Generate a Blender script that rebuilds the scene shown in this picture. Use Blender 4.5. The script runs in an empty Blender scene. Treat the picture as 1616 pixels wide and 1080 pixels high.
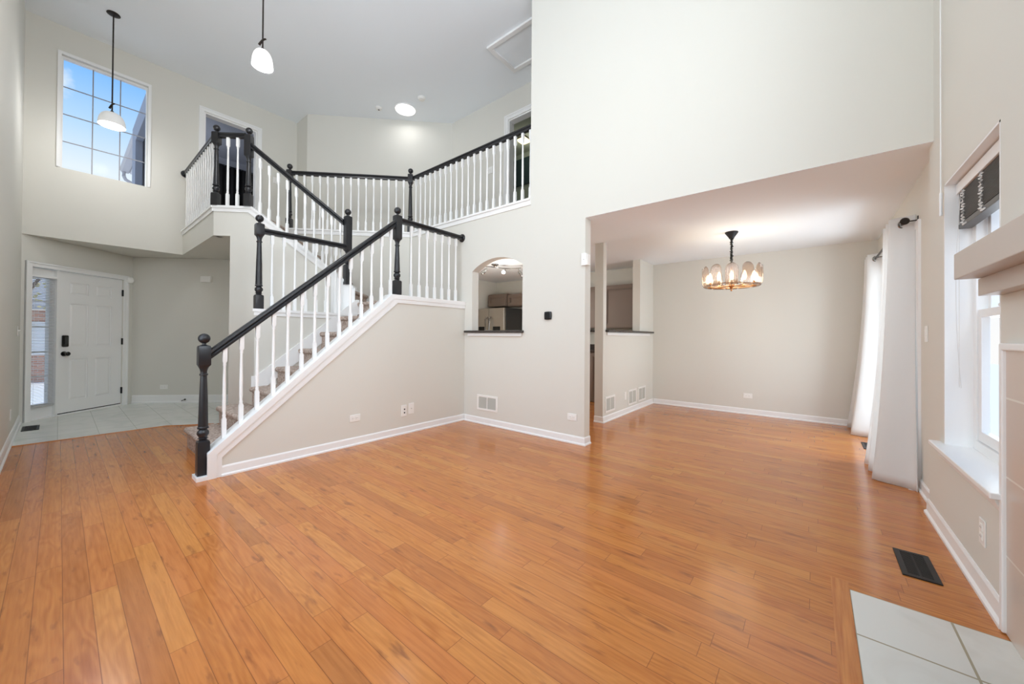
import bpy, bmesh, math, random
from math import sin, cos, pi, radians, sqrt
from mathutils import Vector, Matrix
from mathutils.geometry import tessellate_polygon
random.seed(7)
S = bpy.context.scene
COL = S.collection

# ---------------------------------------------------------------- camera
H = 1.14
def make_camera():
    F, yaw, pitch, roll, cy = 582.794, 0.684119583, 0.0070733, 0.0074937, 527.012
    f = Vector((cos(yaw)*cos(pitch), sin(yaw)*cos(pitch), sin(pitch)))
    r = f.cross(Vector((0, 0, 1))).normalized()
    u = r.cross(f)
    c, s = cos(roll), sin(roll)
    r2 = c*r + s*u
    u2 = -s*r + c*u
    cam = bpy.data.cameras.new('camera')
    cam.sensor_width = 36.0
    cam.lens = 36.0*F/1616.0
    cam.shift_y = (cy-540.0)/1616.0
    cam.clip_start = 0.02
    o = bpy.data.objects.new('camera', cam)
    M = Matrix((r2, u2, -f)).transposed().to_4x4()
    M.translation = Vector((0, 0, H))
    o.matrix_world = M
    COL.objects.link(o)
    S.camera = o
make_camera()

# ---------------------------------------------------------------- world and daylight
S.view_settings.view_transform = 'Standard'
S.view_settings.look = 'None'
S.view_settings.exposure = 0.09
S.view_settings.gamma = 1.0
S.view_settings.use_curve_mapping = False
S.cycles.max_bounces = 10
S.cycles.diffuse_bounces = 7
S.cycles.transparent_max_bounces = 12
S.cycles.sample_clamp_indirect = 6.0
S.cycles.caustics_reflective = False
S.cycles.caustics_refractive = False

def lin(r, g, b):
    def f(c):
        c /= 255.0
        return c/12.92 if c <= 0.04045 else ((c+0.055)/1.055)**2.4
    return (f(r), f(g), f(b), 1.0)

def make_world():
    w = bpy.data.worlds.new('world')
    S.world = w
    w.use_nodes = True
    nt = w.node_tree
    nt.nodes.clear()
    N = nt.nodes.new
    out = N('ShaderNodeOutputWorld'); bg = N('ShaderNodeBackground')
    tc = N('ShaderNodeTexCoord'); sep = N('ShaderNodeSeparateXYZ')
    ramp = N('ShaderNodeValToRGB')
    e = ramp.color_ramp.elements
    e[0].position = 0.0; e[0].color = lin(246, 246, 245)
    e[1].position = 1.0; e[1].color = lin(190, 212, 240)
    for p, c in ((0.28, lin(228, 241, 252)), (0.35, lin(184, 219, 252)), (0.44, lin(120, 184, 251)), (0.56, lin(108, 174, 248))):
        k = ramp.color_ramp.elements.new(p); k.color = c
    no = N('ShaderNodeTexNoise'); no.inputs['Scale'].default_value = 7.0; no.inputs['Detail'].default_value = 6.0
    cr = N('ShaderNodeValToRGB')
    cr.color_ramp.elements[0].position = 0.64; cr.color_ramp.elements[0].color = (0, 0, 0, 1)
    cr.color_ramp.elements[1].position = 0.75; cr.color_ramp.elements[1].color = (1, 1, 1, 1)
    mix = N('ShaderNodeMixRGB'); mix.inputs[2].default_value = lin(250, 252, 255)
    L = nt.links.new
    L(tc.outputs['Generated'], sep.inputs[0]); L(sep.outputs['Z'], ramp.inputs['Fac'])
    L(tc.outputs['Generated'], no.inputs['Vector']); L(no.outputs['Fac'], cr.inputs['Fac'])
    L(cr.outputs['Color'], mix.inputs['Fac']); L(ramp.outputs['Color'], mix.inputs[1])
    L(mix.outputs['Color'], bg.inputs['Color']); bg.inputs['Strength'].default_value = 1.0
    L(bg.outputs[0], out.inputs['Surface'])
make_world()

def area(name, loc, target, sx, sy, power, color=(1, 1, 1)):
    l = bpy.data.lights.new(name, 'AREA')
    l.shape = 'RECTANGLE'; l.size = sx; l.size_y = sy; l.energy = power; l.color = color
    o = bpy.data.objects.new(name, l)
    d = Vector(target)-Vector(loc)
    o.rotation_euler = d.to_track_quat('-Z', 'Y').to_euler()
    o.location = loc
    COL.objects.link(o)
    return o
# added area lamps: patio door daylight, fill for the unseen added windows and bedroom
area('fill_tall_windows', (-0.62, 2.3, 2.6), (3, 2.3, 2.3), 3.3, 3.9, 110, (0.88, 0.945, 1.0))
area('fill_high_window', (1.2, -0.95, 3.55), (1.2, 3, 2.6), 1.5, 2.3, 97, (0.86, 0.935, 1.0))
area('daylight_patio_door', (5.1, -1.3, 1.05), (5.1, 2, 1.2), 2.0, 2.2, 66, (0.84, 0.94, 1.0))
area('fill_bedroom', (1.15, 9.6, 4.5), (2.2, 9.6, 4.3), 1.2, 1.2, 10, (0.85, 0.92, 1.0))  # added fill lamp inside the bedroom, out of view

def make_sun():
    l = bpy.data.lights.new('sun', 'SUN'); l.energy = 2.2; l.angle = radians(3); l.color = (1, .97, .92)
    o = bpy.data.objects.new('sun', l)
    o.rotation_euler = Vector((-.72, -.03, -.70)).to_track_quat('-Z', 'Y').to_euler(); o.location = (12, 4, 14)
    COL.objects.link(o)
make_sun()

# ---------------------------------------------------------------- materials
def mat(name, color, rough=0.5, metal=0.0, spec=0.5, emit=None, estr=0.0, coat=0.0, trans=0.0, bump=0.0, bscale=200.0):
    m = bpy.data.materials.new(name)
    m.use_nodes = True
    nt = m.node_tree
    b = nt.nodes['Principled BSDF']
    b.inputs['Base Color'].default_value = color
    b.inputs['Roughness'].default_value = rough
    b.inputs['Metallic'].default_value = metal
    b.inputs['Specular IOR Level'].default_value = spec
    b.inputs['Coat Weight'].default_value = coat
    b.inputs['Transmission Weight'].default_value = trans
    if emit:
        b.inputs['Emission Color'].default_value = emit
        b.inputs['Emission Strength'].default_value = estr
    if bump:
        n = nt.nodes.new('ShaderNodeTexNoise'); n.inputs['Scale'].default_value = bscale
        n.inputs['Detail'].default_value = 3.0
        g = nt.nodes.new('ShaderNodeNewGeometry')
        bp = nt.nodes.new('ShaderNodeBump'); bp.inputs['Strength'].default_value = bump
        bp.inputs['Distance'].default_value = 0.01
        nt.links.new(g.outputs['Position'], n.inputs['Vector'])
        nt.links.new(n.outputs['Fac'], bp.inputs['Height'])
        nt.links.new(bp.outputs['Normal'], b.inputs['Normal'])
    return m

def glass_mat(name, tint=(1, 1, 1, 1), refl=0.001):
    m = bpy.data.materials.new(name); m.use_nodes = True
    nt = m.node_tree; nt.nodes.clear()
    o = nt.nodes.new('ShaderNodeOutputMaterial'); t = nt.nodes.new('ShaderNodeBsdfTransparent')
    g = nt.nodes.new('ShaderNodeBsdfGlossy'); mx = nt.nodes.new('ShaderNodeMixShader')
    t.inputs['Color'].default_value = tint; g.inputs['Roughness'].default_value = 0.02
    mx.inputs['Fac'].default_value = refl
    nt.links.new(t.outputs[0], mx.inputs[1]); nt.links.new(g.outputs[0], mx.inputs[2]); nt.links.new(mx.outputs[0], o.inputs['Surface'])
    return m

M = {}
M['wall'] = mat('greige_wall_paint', lin(220, 218, 210), 0.75, spec=0.25, bump=0.03, bscale=260)
M['ceil'] = mat('ceiling_paint', lin(242, 247, 251), 0.9, spec=0.1)
M['white'] = mat('white_trim_paint', lin(240, 240, 239), 0.35, spec=0.4)
M['black'] = mat('black_satin_paint', lin(33, 33, 36), 0.32, spec=0.5, bump=0.02, bscale=120)
M['carpet'] = None
M['plastic'] = mat('white_plastic', lin(240, 239, 235), 0.4)
M['slot'] = mat('dark_slot', lin(60, 60, 58), 0.6)
M['blackplastic'] = mat('black_plastic', lin(14, 13, 12), 0.25)
M['blackmetal'] = mat('black_register_metal', lin(26, 27, 29), 0.45, spec=0.4)
M['bronze'] = mat('dark_bronze', lin(52, 46, 42), 0.35, metal=0.6)
M['granite'] = None
M['cab'] = mat('taupe_cabinet_paint', lin(125, 109, 98), 0.45, bump=0.02, bscale=60)
M['steel'] = mat('stainless_steel', lin(185, 180, 172), 0.28, metal=1.0)
M['fridgeside'] = mat('dark_fridge_side', lin(50, 50, 50), 0.4)
M['chrome'] = mat('brushed_nickel', lin(170, 168, 165), 0.25, metal=1.0)
M['glass'] = glass_mat('window_glass')
M['curtain'] = None
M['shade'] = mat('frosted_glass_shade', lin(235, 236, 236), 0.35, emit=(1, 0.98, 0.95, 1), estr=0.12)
M['shadelit'] = mat('lit_frosted_glass_shade', lin(250, 250, 250), 0.3, emit=(1, 0.99, 0.97, 1), estr=1.1)
M['lamp'] = mat('lamp_glow', lin(255, 255, 255), 0.4, emit=(1, 0.99, 0.97, 1), estr=3.0)
M['disc'] = mat('ceiling_disc_glow', lin(255, 255, 255), 0.4, emit=(1, 0.99, 0.97, 1), estr=1.5)
M['brass'] = mat('aged_brass', lin(196, 146, 100), 0.28, metal=1.0)
M['spot'] = mat('spotlight_glow', lin(255, 255, 255), 0.4, emit=(1, 0.98, 0.94, 1), estr=30.0)
M['warm'] = mat('warm_bulb_glow', lin(255, 230, 190), 0.4, emit=(1, 0.80, 0.52, 1), estr=9.0)
M['yellow'] = mat('warm_panel_glow', lin(255, 235, 180), 0.4, emit=(1, 0.86, 0.55, 1), estr=1.5)
M['amber'] = mat('amber_glass', lin(205, 150, 105), 0.15, trans=0.6)
M['grille'] = mat('grille_louver_shadow', lin(176, 174, 164), 0.6)
M['louver'] = mat('grille_louvers', lin(196, 193, 184), 0.6)
M['mantel'] = mat('taupe_mantel_paint', lin(196, 188, 180), 0.5)
M['blind'] = mat('grey_wood_slats', lin(96, 95, 94), 0.5)
M['blindlight'] = mat('pale_aluminium_slats', lin(190, 190, 190), 0.45)
M['cord'] = mat('white_cord', lin(225, 223, 220), 0.7)
M['grey_siding'] = mat('grey_vinyl', lin(215, 214, 216), 0.5)
M['gutter'] = mat('grey_gutter_metal', lin(192, 190, 192), 0.45)
M['snow'] = mat('snowy_ground', lin(246, 244, 241), 0.9)
M['teal'] = mat('dark_teal_paint', lin(52, 72, 78), 0.5)
M['greenwall'] = mat('pale_sage_paint', lin(178, 188, 176), 0.8)
M['greywall'] = mat('cool_grey_paint', lin(165, 167, 176), 0.8)
M['blackcloth'] = mat('black_blackout_cloth', lin(16, 15, 16), 0.9)
M['firebox'] = mat('flat_black', lin(20, 20, 20), 0.8)  # even near-black, shared by fire insert, register backings and thermostat display
M['bark'] = mat('tree_bark', lin(90, 72, 58), 0.9, bump=0.4, bscale=30)
M['leaf'] = mat('pale_autumn_leaves', lin(200, 190, 140), 0.7)

def nodes_of(m):
    return m.node_tree, m.node_tree.nodes['Principled BSDF']

def make_wood():
    m = mat('oak_floor_planks', (0.5, 0.25, 0.1, 1), 0.24, spec=0.5)
    nt, b = nodes_of(m); N = nt.nodes.new; L = nt.links.new
    def math_(op, a, c=None):
        n = N('ShaderNodeMath'); n.operation = op
        for i, v in enumerate((a, c)):
            if v is None: continue
            if isinstance(v, (int, float)): n.inputs[i].default_value = v
            else: L(v, n.inputs[i])
        return n.outputs[0]
    def comb(x, y, z):
        n = N('ShaderNodeCombineXYZ')
        for i, v in enumerate((x, y, z)):
            if isinstance(v, (int, float)): n.inputs[i].default_value = v
            else: L(v, n.inputs[i])
        return n.outputs[0]
    def white(v):
        n = N('ShaderNodeTexWhiteNoise'); n.noise_dimensions = '3D'; L(v, n.inputs['Vector']); return n
    g = N('ShaderNodeNewGeometry'); sp = N('ShaderNodeSeparateXYZ'); L(g.outputs['Position'], sp.inputs[0])
    x, y = sp.outputs['X'], sp.outputs['Y']
    u = math_('DIVIDE', math_('ADD', x, 3.0), 0.0795)
    row = math_('FLOOR', u); fu = math_('FRACT', u)
    w1 = white(comb(row, 3.3, 0.7)).outputs['Value']
    w2 = white(comb(row, 8.1, 4.2)).outputs['Value']
    length = math_('ADD', math_('MULTIPLY', w1, 0.75), 0.55)
    v = math_('ADD', math_('DIVIDE', math_('ADD', y, 3.0), length), math_('MULTIPLY', w2, 7.0))
    idx = math_('FLOOR', v); fv = math_('FRACT', v)
    wn = white(comb(row, idx, 1.5)); rnd = wn.outputs['Value']
    rnd2 = white(comb(row, idx, 9.5)).outputs['Value']
    ramp = N('ShaderNodeValToRGB'); cr = ramp.color_ramp
    cr.elements[0].position = 0.0; cr.elements[0].color = lin(180, 114, 60)
    cr.elements[1].position = 1.0; cr.elements[1].color = lin(206, 138, 72)
    for p, c in ((0.10, lin(190, 118, 62)), (0.45, lin(202, 130, 66)), (0.7, lin(197, 122, 66)), (0.88, lin(204, 134, 70))):
        e = cr.elements.new(p); e.color = c
    L(rnd, ramp.inputs['Fac'])
    off = math_('MULTIPLY', rnd, 40.0)
    # fine grain
    n1 = N('ShaderNodeTexNoise'); n1.inputs['Scale'].default_value = 1.0; n1.inputs['Detail'].default_value = 5.0
    L(comb(math_('MULTIPLY', x, 85.0), math_('MULTIPLY', y, 4.5), off), n1.inputs['Vector'])
    # cathedral figure: distorted bands
    n2 = N('ShaderNodeTexNoise'); n2.inputs['Scale'].default_value = 1.0; n2.inputs['Detail'].default_value = 2.0
    L(comb(math_('MULTIPLY', x, 9.0), math_('MULTIPLY', y, 1.3), off), n2.inputs['Vector'])
    bands = math_('SINE', math_('MULTIPLY', n2.outputs['Fac'], 75.0))
    bandm = math_('MULTIPLY', math_('ADD', math_('MULTIPLY', bands, 0.5), 0.5), math_('MULTIPLY', rnd2, 0.30))
    # knots / mineral streaks
    n3 = N('ShaderNodeTexNoise'); n3.inputs['Scale'].default_value = 1.0; n3.inputs['Detail'].default_value = 3.0
    L(comb(math_('MULTIPLY', x, 26.0), math_('MULTIPLY', y, 5.5), math_('ADD', off, 13.0)), n3.inputs['Vector'])
    kn = N('ShaderNodeValToRGB'); kn.color_ramp.elements[0].position = 0.61; kn.color_ramp.elements[1].position = 0.74
    kn.color_ramp.elements[0].color = (0, 0, 0, 1); kn.color_ramp.elements[1].color = (1, 1, 1, 1)
    L(n3.outputs['Fac'], kn.inputs['Fac'])
    gr = N('ShaderNodeValToRGB'); gr.color_ramp.elements[0].position = 0.30; gr.color_ramp.elements[1].position = 0.62
    gr.color_ramp.elements[0].color = (0.80, 0.76, 0.72, 1); gr.color_ramp.elements[1].color = (1, 1, 1, 1)
    L(n1.outputs['Fac'], gr.inputs['Fac'])
    def mixc(kind, fac, a, c):
        n = N('ShaderNodeMixRGB'); n.blend_type = kind
        if isinstance(fac, (int, float)): n.inputs[0].default_value = fac
        else: L(fac, n.inputs[0])
        for i, q in ((1, a), (2, c)):
            if isinstance(q, tuple): n.inputs[i].default_value = q
            else: L(q, n.inputs[i])
        return n.outputs[0]
    c = mixc('MULTIPLY', 0.9, ramp.outputs['Color'], gr.outputs['Color'])
    c = mixc('MULTIPLY', bandm, c, lin(196, 160, 128))
    c = mixc('MIX', math_('MULTIPLY', kn.outputs['Color'], 0.62), c, lin(112, 66, 42))
    # seams
    eu = math_('MINIMUM', fu, math_('SUBTRACT', 1.0, fu))
    ev = math_('MULTIPLY', math_('MINIMUM', fv, math_('SUBTRACT', 1.0, fv)), math_('DIVIDE', length, 0.0795))
    ed = math_('MINIMUM', eu, ev)
    seam = math_('LESS_THAN', ed, 0.016)
    c = mixc('MIX', math_('MULTIPLY', seam, 0.55), c, lin(96, 54, 32))
    L(c, b.inputs['Base Color'])
    bp = N('ShaderNodeBump'); bp.inputs['Strength'].default_value = 0.12; bp.inputs['Distance'].default_value = 0.002
    hgt = math_('SUBTRACT', math_('MULTIPLY', n1.outputs['Fac'], 0.25), seam)
    L(hgt, bp.inputs['Height']); L(bp.outputs['Normal'], b.inputs['Normal'])
    rr = math_('ADD', math_('MULTIPLY', n1.outputs['Fac'], 0.14), 0.10)
    L(rr, b.inputs['Roughness'])
    return m
M['wood'] = make_wood()

def make_plain_wood():
    m = mat('oak_border_board', lin(202, 134, 82), 0.25)
    nt, b = nodes_of(m); N = nt.nodes.new; L = nt.links.new
    g = N('ShaderNodeNewGeometry'); mp = N('ShaderNodeMapping'); mp.inputs['Scale'].default_value = (3, 55, 1)
    n = N('ShaderNodeTexNoise'); n.inputs['Scale'].default_value = 1.3; n.inputs['Detail'].default_value = 5
    r = N('ShaderNodeValToRGB'); r.color_ramp.elements[0].color = lin(176, 104, 52); r.color_ramp.elements[1].color = lin(206, 136, 74)
    r.color_ramp.elements[0].position = 0.3; r.color_ramp.elements[1].position = 0.65
    L(g.outputs['Position'], mp.inputs['Vector']); L(mp.outputs[0], n.inputs['Vector']); L(n.outputs['Fac'], r.inputs['Fac'])
    L(r.outputs['Color'], b.inputs['Base Color'])
    return m
M['board'] = make_plain_wood()

def make_tile(name, base, vein, sx, sy, ox, oy, grout, gw=0.006, rough=0.25):
    m = mat(name, base, rough)
    nt, b = nodes_of(m); N = nt.nodes.new; L = nt.links.new
    g = N('ShaderNodeNewGeometry'); sp = N('ShaderNodeSeparateXYZ'); L(g.outputs['Position'], sp.inputs[0])
    def edge(o, off, size):
        a = N('ShaderNodeMath'); a.operation = 'ADD'; a.inputs[1].default_value = -off+50*size; L(o, a.inputs[0])
        d = N('ShaderNodeMath'); d.operation = 'DIVIDE'; d.inputs[1].default_value = size; L(a.outputs[0], d.inputs[0])
        f = N('ShaderNodeMath'); f.operation = 'FRACT'; L(d.outputs[0], f.inputs[0])
        p = N('ShaderNodeMath'); p.operation = 'PINGPONG'; p.inputs[1].default_value = 0.5; L(d.outputs[0], p.inputs[0])
        t = N('ShaderNodeMath'); t.operation = 'LESS_THAN'; t.inputs[1].default_value = gw/2/size; L(p.outputs[0], t.inputs[0])
        return t.outputs[0]
    mx = N('ShaderNodeMath'); mx.operation = 'MAXIMUM'
    L(edge(sp.outputs['X'], ox, sx), mx.inputs[0]); L(edge(sp.outputs['Y'], oy, sy), mx.inputs[1])
    n = N('ShaderNodeTexNoise'); n.inputs['Scale'].default_value = 3.0; n.inputs['Detail'].default_value = 6; n.inputs['Distortion'].default_value = 1.5
    L(g.outputs['Position'], n.inputs['Vector'])
    r = N('ShaderNodeValToRGB'); r.color_ramp.elements[0].position = 0.35; r.color_ramp.elements[0].color = vein
    r.color_ramp.elements[1].position = 0.55; r.color_ramp.elements[1].color = base
    L(n.outputs['Fac'], r.inputs['Fac'])
    mc = N('ShaderNodeMixRGB'); mc.inputs[2].default_value = grout
    L(mx.outputs[0], mc.inputs[0]); L(r.outputs['Color'], mc.inputs[1]); L(mc.outputs[0], b.inputs['Base Color'])
    return m
M['foyertile'] = make_tile('pale_marble_tile', lin(222, 224, 219), lin(208, 212, 207), 0.30, 0.61, 0.0, 7.13, lin(182, 184, 176), 0.006)
M['hearthtile'] = make_tile('white_hearth_tile', lin(222, 222, 216), lin(216, 215, 208), 0.325, 0.305, 1.955, -0.433, lin(166, 158, 136), 0.008)

def make_wall_tile():
    m = mat('beige_surround_tile', lin(205, 190, 178), 0.3)
    nt, b = nodes_of(m); N = nt.nodes.new; L = nt.links.new
    g = N('ShaderNodeNewGeometry'); mp = N('ShaderNodeMapping'); mp.inputs['Rotation'].default_value = (radians(90), 0, 0)
    br = N('ShaderNodeTexBrick'); br.offset = 0.0
    br.inputs['Scale'].default_value = 1.0; br.inputs['Brick Width'].default_value = 0.305; br.inputs['Row Height'].default_value = 0.305
    br.inputs['Mortar Size'].default_value = 0.004
    br.inputs['Color1'].default_value = lin(204, 188, 176); br.inputs['Color2'].default_value = lin(208, 194, 182)
    br.inputs['Mortar'].default_value = lin(226, 220, 210)
    L(g.outputs['Position'], mp.inputs['Vector']); L(mp.outputs[0], br.inputs['Vector']); L(br.outputs['Color'], b.inputs['Base Color'])
    return m
M['walltile'] = make_wall_tile()

def make_noise_mat(name, c1, c2, scale, rough, bump=0.0, detail=4, p0=0.35, p1=0.65):
    m = mat(name, c1, rough)
    nt, b = nodes_of(m); N = nt.nodes.new; L = nt.links.new
    g = N('ShaderNodeNewGeometry'); n = N('ShaderNodeTexNoise'); n.inputs['Scale'].default_value = scale; n.inputs['Detail'].default_value = detail
    r = N('ShaderNodeValToRGB'); r.color_ramp.elements[0].position = p0; r.color_ramp.elements[0].color = c1
    r.color_ramp.elements[1].position = p1; r.color_ramp.elements[1].color = c2
    L(g.outputs['Position'], n.inputs['Vector']); L(n.outputs['Fac'], r.inputs['Fac']); L(r.outputs['Color'], b.inputs['Base Color'])
    if bump:
        bp = N('ShaderNodeBump'); bp.inputs['Strength'].default_value = bump; bp.inputs['Distance'].default_value = 0.01
        L(n.outputs['Fac'], bp.inputs['Height']); L(bp.outputs['Normal'], b.inputs['Normal'])
    return m
M['carpet'] = make_noise_mat('taupe_carpet', lin(150, 130, 118), lin(198, 182, 170), 45, 0.95, 0.7, 8, 0.38, 0.62)
M['granite'] = make_noise_mat('dark_granite', lin(38, 34, 33), lin(78, 70, 66), 90, 0.15)

def make_curtain_mat():
    m = bpy.data.materials.new('white_curtain_linen'); m.use_nodes = True
    nt = m.node_tree; b = nt.nodes['Principled BSDF']
    b.inputs['Base Color'].default_value = lin(244, 244, 243); b.inputs['Roughness'].default_value = 0.9
    b.inputs['Specular IOR Level'].default_value = 0.1
    o = nt.nodes['Material Output']; t = nt.nodes.new('ShaderNodeBsdfTranslucent'); t.inputs['Color'].default_value = lin(244, 244, 243)
    mx = nt.nodes.new('ShaderNodeMixShader'); mx.inputs['Fac'].default_value = 0.35
    nt.links.new(b.outputs[0], mx.inputs[1]); nt.links.new(t.outputs[0], mx.inputs[2]); nt.links.new(mx.outputs[0], o.inputs['Surface'])
    return m
M['curtain'] = make_curtain_mat()

def make_ribbed_glass():
    m = bpy.data.materials.new('smoky_ribbed_glass'); m.use_nodes = True
    nt = m.node_tree; nt.nodes.clear(); N = nt.nodes.new; L = nt.links.new
    o = N('ShaderNodeOutputMaterial'); t = N('ShaderNodeBsdfTransparent'); t.inputs['Color'].default_value = lin(208, 202, 202)
    g = N('ShaderNodeBsdfGlossy'); g.inputs['Roughness'].default_value = 0.12; g.inputs['Color'].default_value = lin(225, 220, 218)
    d = N('ShaderNodeBsdfTranslucent'); d.inputs['Color'].default_value = lin(235, 222, 210)
    m1 = N('ShaderNodeMixShader'); m1.inputs[0].default_value = 0.2; m2 = N('ShaderNodeMixShader'); m2.inputs[0].default_value = 0.22
    L(t.outputs[0], m1.inputs[1]); L(d.outputs[0], m1.inputs[2]); L(m1.outputs[0], m2.inputs[1]); L(g.outputs[0], m2.inputs[2]); L(m2.outputs[0], o.inputs['Surface'])
    return m
M['ribbed'] = make_ribbed_glass()

def make_brick():
    m = mat('red_brick', lin(170, 110, 85), 0.85)
    nt, b = nodes_of(m); N = nt.nodes.new; L = nt.links.new
    g = N('ShaderNodeNewGeometry'); mp = N('ShaderNodeMapping'); mp.inputs['Rotation'].default_value = (radians(90), 0, 0)
    br = N('ShaderNodeTexBrick'); br.inputs['Scale'].default_value = 1.0
    br.inputs['Brick Width'].default_value = 0.22; br.inputs['Row Height'].default_value = 0.075; br.inputs['Mortar Size'].default_value = 0.008
    br.inputs['Color1'].default_value = lin(214, 166, 142); br.inputs['Color2'].default_value = lin(196, 144, 120); br.inputs['Mortar'].default_value = lin(205, 196, 186)
    L(g.outputs['Position'], mp.inputs['Vector']); L(mp.outputs[0], br.inputs['Vector']); L(br.outputs['Color'], b.inputs['Base Color'])
    return m
M['brick'] = make_brick()

# ---------------------------------------------------------------- mesh helpers
def wmat(o):
    m = o.matrix_basis.copy()
    if o.parent:
        m = wmat(o.parent) @ o.matrix_parent_inverse @ m
    return m

def setp(o, parent):
    if parent is not None:
        o.parent = parent
        o.matrix_parent_inverse = wmat(parent).inverted()

class MB:
    def __init__(s, T=None):
        s.bm = bmesh.new(); s.T = T or Matrix.Identity(4)
    def v(s, p): return s.bm.verts.new(s.T @ Vector(p))
    def face(s, vs):
        try: return s.bm.faces.new(vs)
        except ValueError: return None
    def box(s, x0, x1, y0, y1, z0, z1):
        p = [s.v(q) for q in ((x0,y0,z0),(x1,y0,z0),(x1,y1,z0),(x0,y1,z0),(x0,y0,z1),(x1,y0,z1),(x1,y1,z1),(x0,y1,z1))]
        for f in ((0,3,2,1),(4,5,6,7),(0,1,5,4),(1,2,6,5),(2,3,7,6),(3,0,4,7)): s.face([p[i] for i in f])
        return s
    def prism(s, pts, vec):
        """pts: planar loop of 3-D points, pushed along vec"""
        vec = Vector(vec)
        a = [s.v(p) for p in pts]; b = [s.v(Vector(p)+vec) for p in pts]
        n = len(pts)
        s.face(list(reversed(a))); s.face(b)
        for i in range(n): s.face((a[i], a[(i+1) % n], b[(i+1) % n], b[i]))
        return s
    def panel(s, outer, holes, f, d):
        """outer/holes: 2-D loops; f(u,v,w) gives the 3-D point; w runs 0..d"""
        loops = [outer]+list(holes)
        tris = tessellate_polygon([[Vector((u, v, 0)) for u, v in l] for l in loops])
        flat = [p for l in loops for p in l]
        A = [s.v(f(u, v, 0)) for u, v in flat]; B = [s.v(f(u, v, d)) for u, v in flat]
        for t in tris:
            s.face([A[i] for i in t]); s.face([B[i] for i in reversed(t)])
        k = 0
        for l in loops:
            n = len(l)
            for i in range(n):
                a, b = k+i, k+(i+1) % n
                s.face((A[a], A[b], B[b], B[a]))
            k += n
        return s
    def loft(s, secs, N=16, rot=0.0, cx=0, cy=0):
        """secs: (z, half width, squareness 0..1)"""
        prev = None; first = None
        for z, r, q in secs:
            ring = []
            for k in range(N):
                a = 2*pi*k/N
                c, sn = cos(a), sin(a)
                m = max(abs(c), abs(sn))
                rr = r*((1-q)+q/m)
                if q > 0.5: rr = min(rr, r*1.36)
                x, y = rr*c, rr*sn
                ring.append(s.v((cx+x*cos(rot)-y*sin(rot), cy+x*sin(rot)+y*cos(rot), z)))
            if prev:
                for k in range(N): s.face((prev[k], prev[(k+1) % N], ring[(k+1) % N], ring[k]))
            else: first = ring
            prev = ring
        s.face(list(reversed(first))); s.face(prev)
        return s
    def ball(s, c, r, seg=16, rings=10, sx=1, sy=1, sz=1):
        c = Vector(c)
        top = s.v(c+Vector((0, 0, r*sz))); bot = s.v(c-Vector((0, 0, r*sz))); R = []
        for i in range(1, rings):
            t = pi*i/rings
            R.append([s.v(c+Vector((r*sx*sin(t)*cos(2*pi*k/seg), r*sy*sin(t)*sin(2*pi*k/seg), r*sz*cos(t)))) for k in range(seg)])
        for k in range(seg):
            s.face((top, R[0][k], R[0][(k+1) % seg])); s.face((bot, R[-1][(k+1) % seg], R[-1][k]))
        for i in range(len(R)-1):
            for k in range(seg): s.face((R[i][k], R[i+1][k], R[i+1][(k+1) % seg], R[i][(k+1) % seg]))
        return s
    def sweep(s, path, prof, up=(0, 0, 1), closed=False):
        """prof: loop of (side, up) offsets swept along path"""
        P = [Vector(p) for p in path]; up = Vector(up); n = len(P); rings = []
        for i in range(n):
            if closed: d1 = (P[i]-P[i-1]).normalized(); d2 = (P[(i+1) % n]-P[i]).normalized()
            else:
                d1 = (P[i]-P[i-1]).normalized() if i else (P[1]-P[0]).normalized()
                d2 = (P[i+1]-P[i]).normalized() if i < n-1 else d1
            t = (d1+d2)
            t = d1 if t.length < 1e-6 else t.normalized()
            side = t.cross(up)
            side = side.normalized() if side.length > 1e-6 else Vector((1, 0, 0))
            sc = 1.0/max(0.35, t.dot(d1))
            rings.append([s.v(P[i]+side*(a*sc)+up*b) for a, b in prof])
        m = len(prof)
        for i in range(n if closed else n-1):
            A, B = rings[i], rings[(i+1) % n]
            for k in range(m): s.face((A[k], A[(k+1) % m], B[(k+1) % m], B[k]))
        if not closed: s.face(list(reversed(rings[0]))); s.face(rings[-1])
        return s
    def tube(s, path, r, seg=8):
        P = [Vector(p) for p in path]; rings = []; n = len(P)
        ref = Vector((0, 0, 1))
        for i in range(n):
            t = (P[min(i+1, n-1)]-P[max(i-1, 0)]).normalized()
            a = t.cross(ref)
            if a.length < 0.05: a = t.cross(Vector((0, 1, 0)))
            a.normalize(); b = t.cross(a)
            rr = r[i] if isinstance(r, (list, tuple)) else r
            rings.append([s.v(P[i]+rr*(cos(2*pi*k/seg)*a+sin(2*pi*k/seg)*b)) for k in range(seg)])
        for i in range(n-1):
            for k in range(seg): s.face((rings[i][k], rings[i][(k+1) % seg], rings[i+1][(k+1) % seg], rings[i+1][k]))
        s.face(list(reversed(rings[0]))); s.face(rings[-1])
        return s
    def build(s, name, m, parent=None, smooth=False, bevel=0.0, label=None, cat=None, group=None, kind=None, recenter=True):
        bm = s.bm
        bmesh.ops.recalc_face_normals(bm, faces=bm.faces[:])
        me = bpy.data.meshes.new(name)
        c = Vector((0, 0, 0))
        if recenter and bm.verts:
            lo = [min(v.co[i] for v in bm.verts) for i in range(3)]; hi = [max(v.co[i] for v in bm.verts) for i in range(3)]
            c = Vector(((lo[0]+hi[0])/2, (lo[1]+hi[1])/2, lo[2]))
            bmesh.ops.translate(bm, verts=bm.verts[:], vec=-c)
        bm.to_mesh(me); bm.free()
        me.materials.append(m)
        if smooth:
            me.shade_smooth(); me.set_sharp_from_angle(angle=radians(38))
        o = bpy.data.objects.new(name, me); COL.objects.link(o)
        o.location = c
        setp(o, parent)
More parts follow.
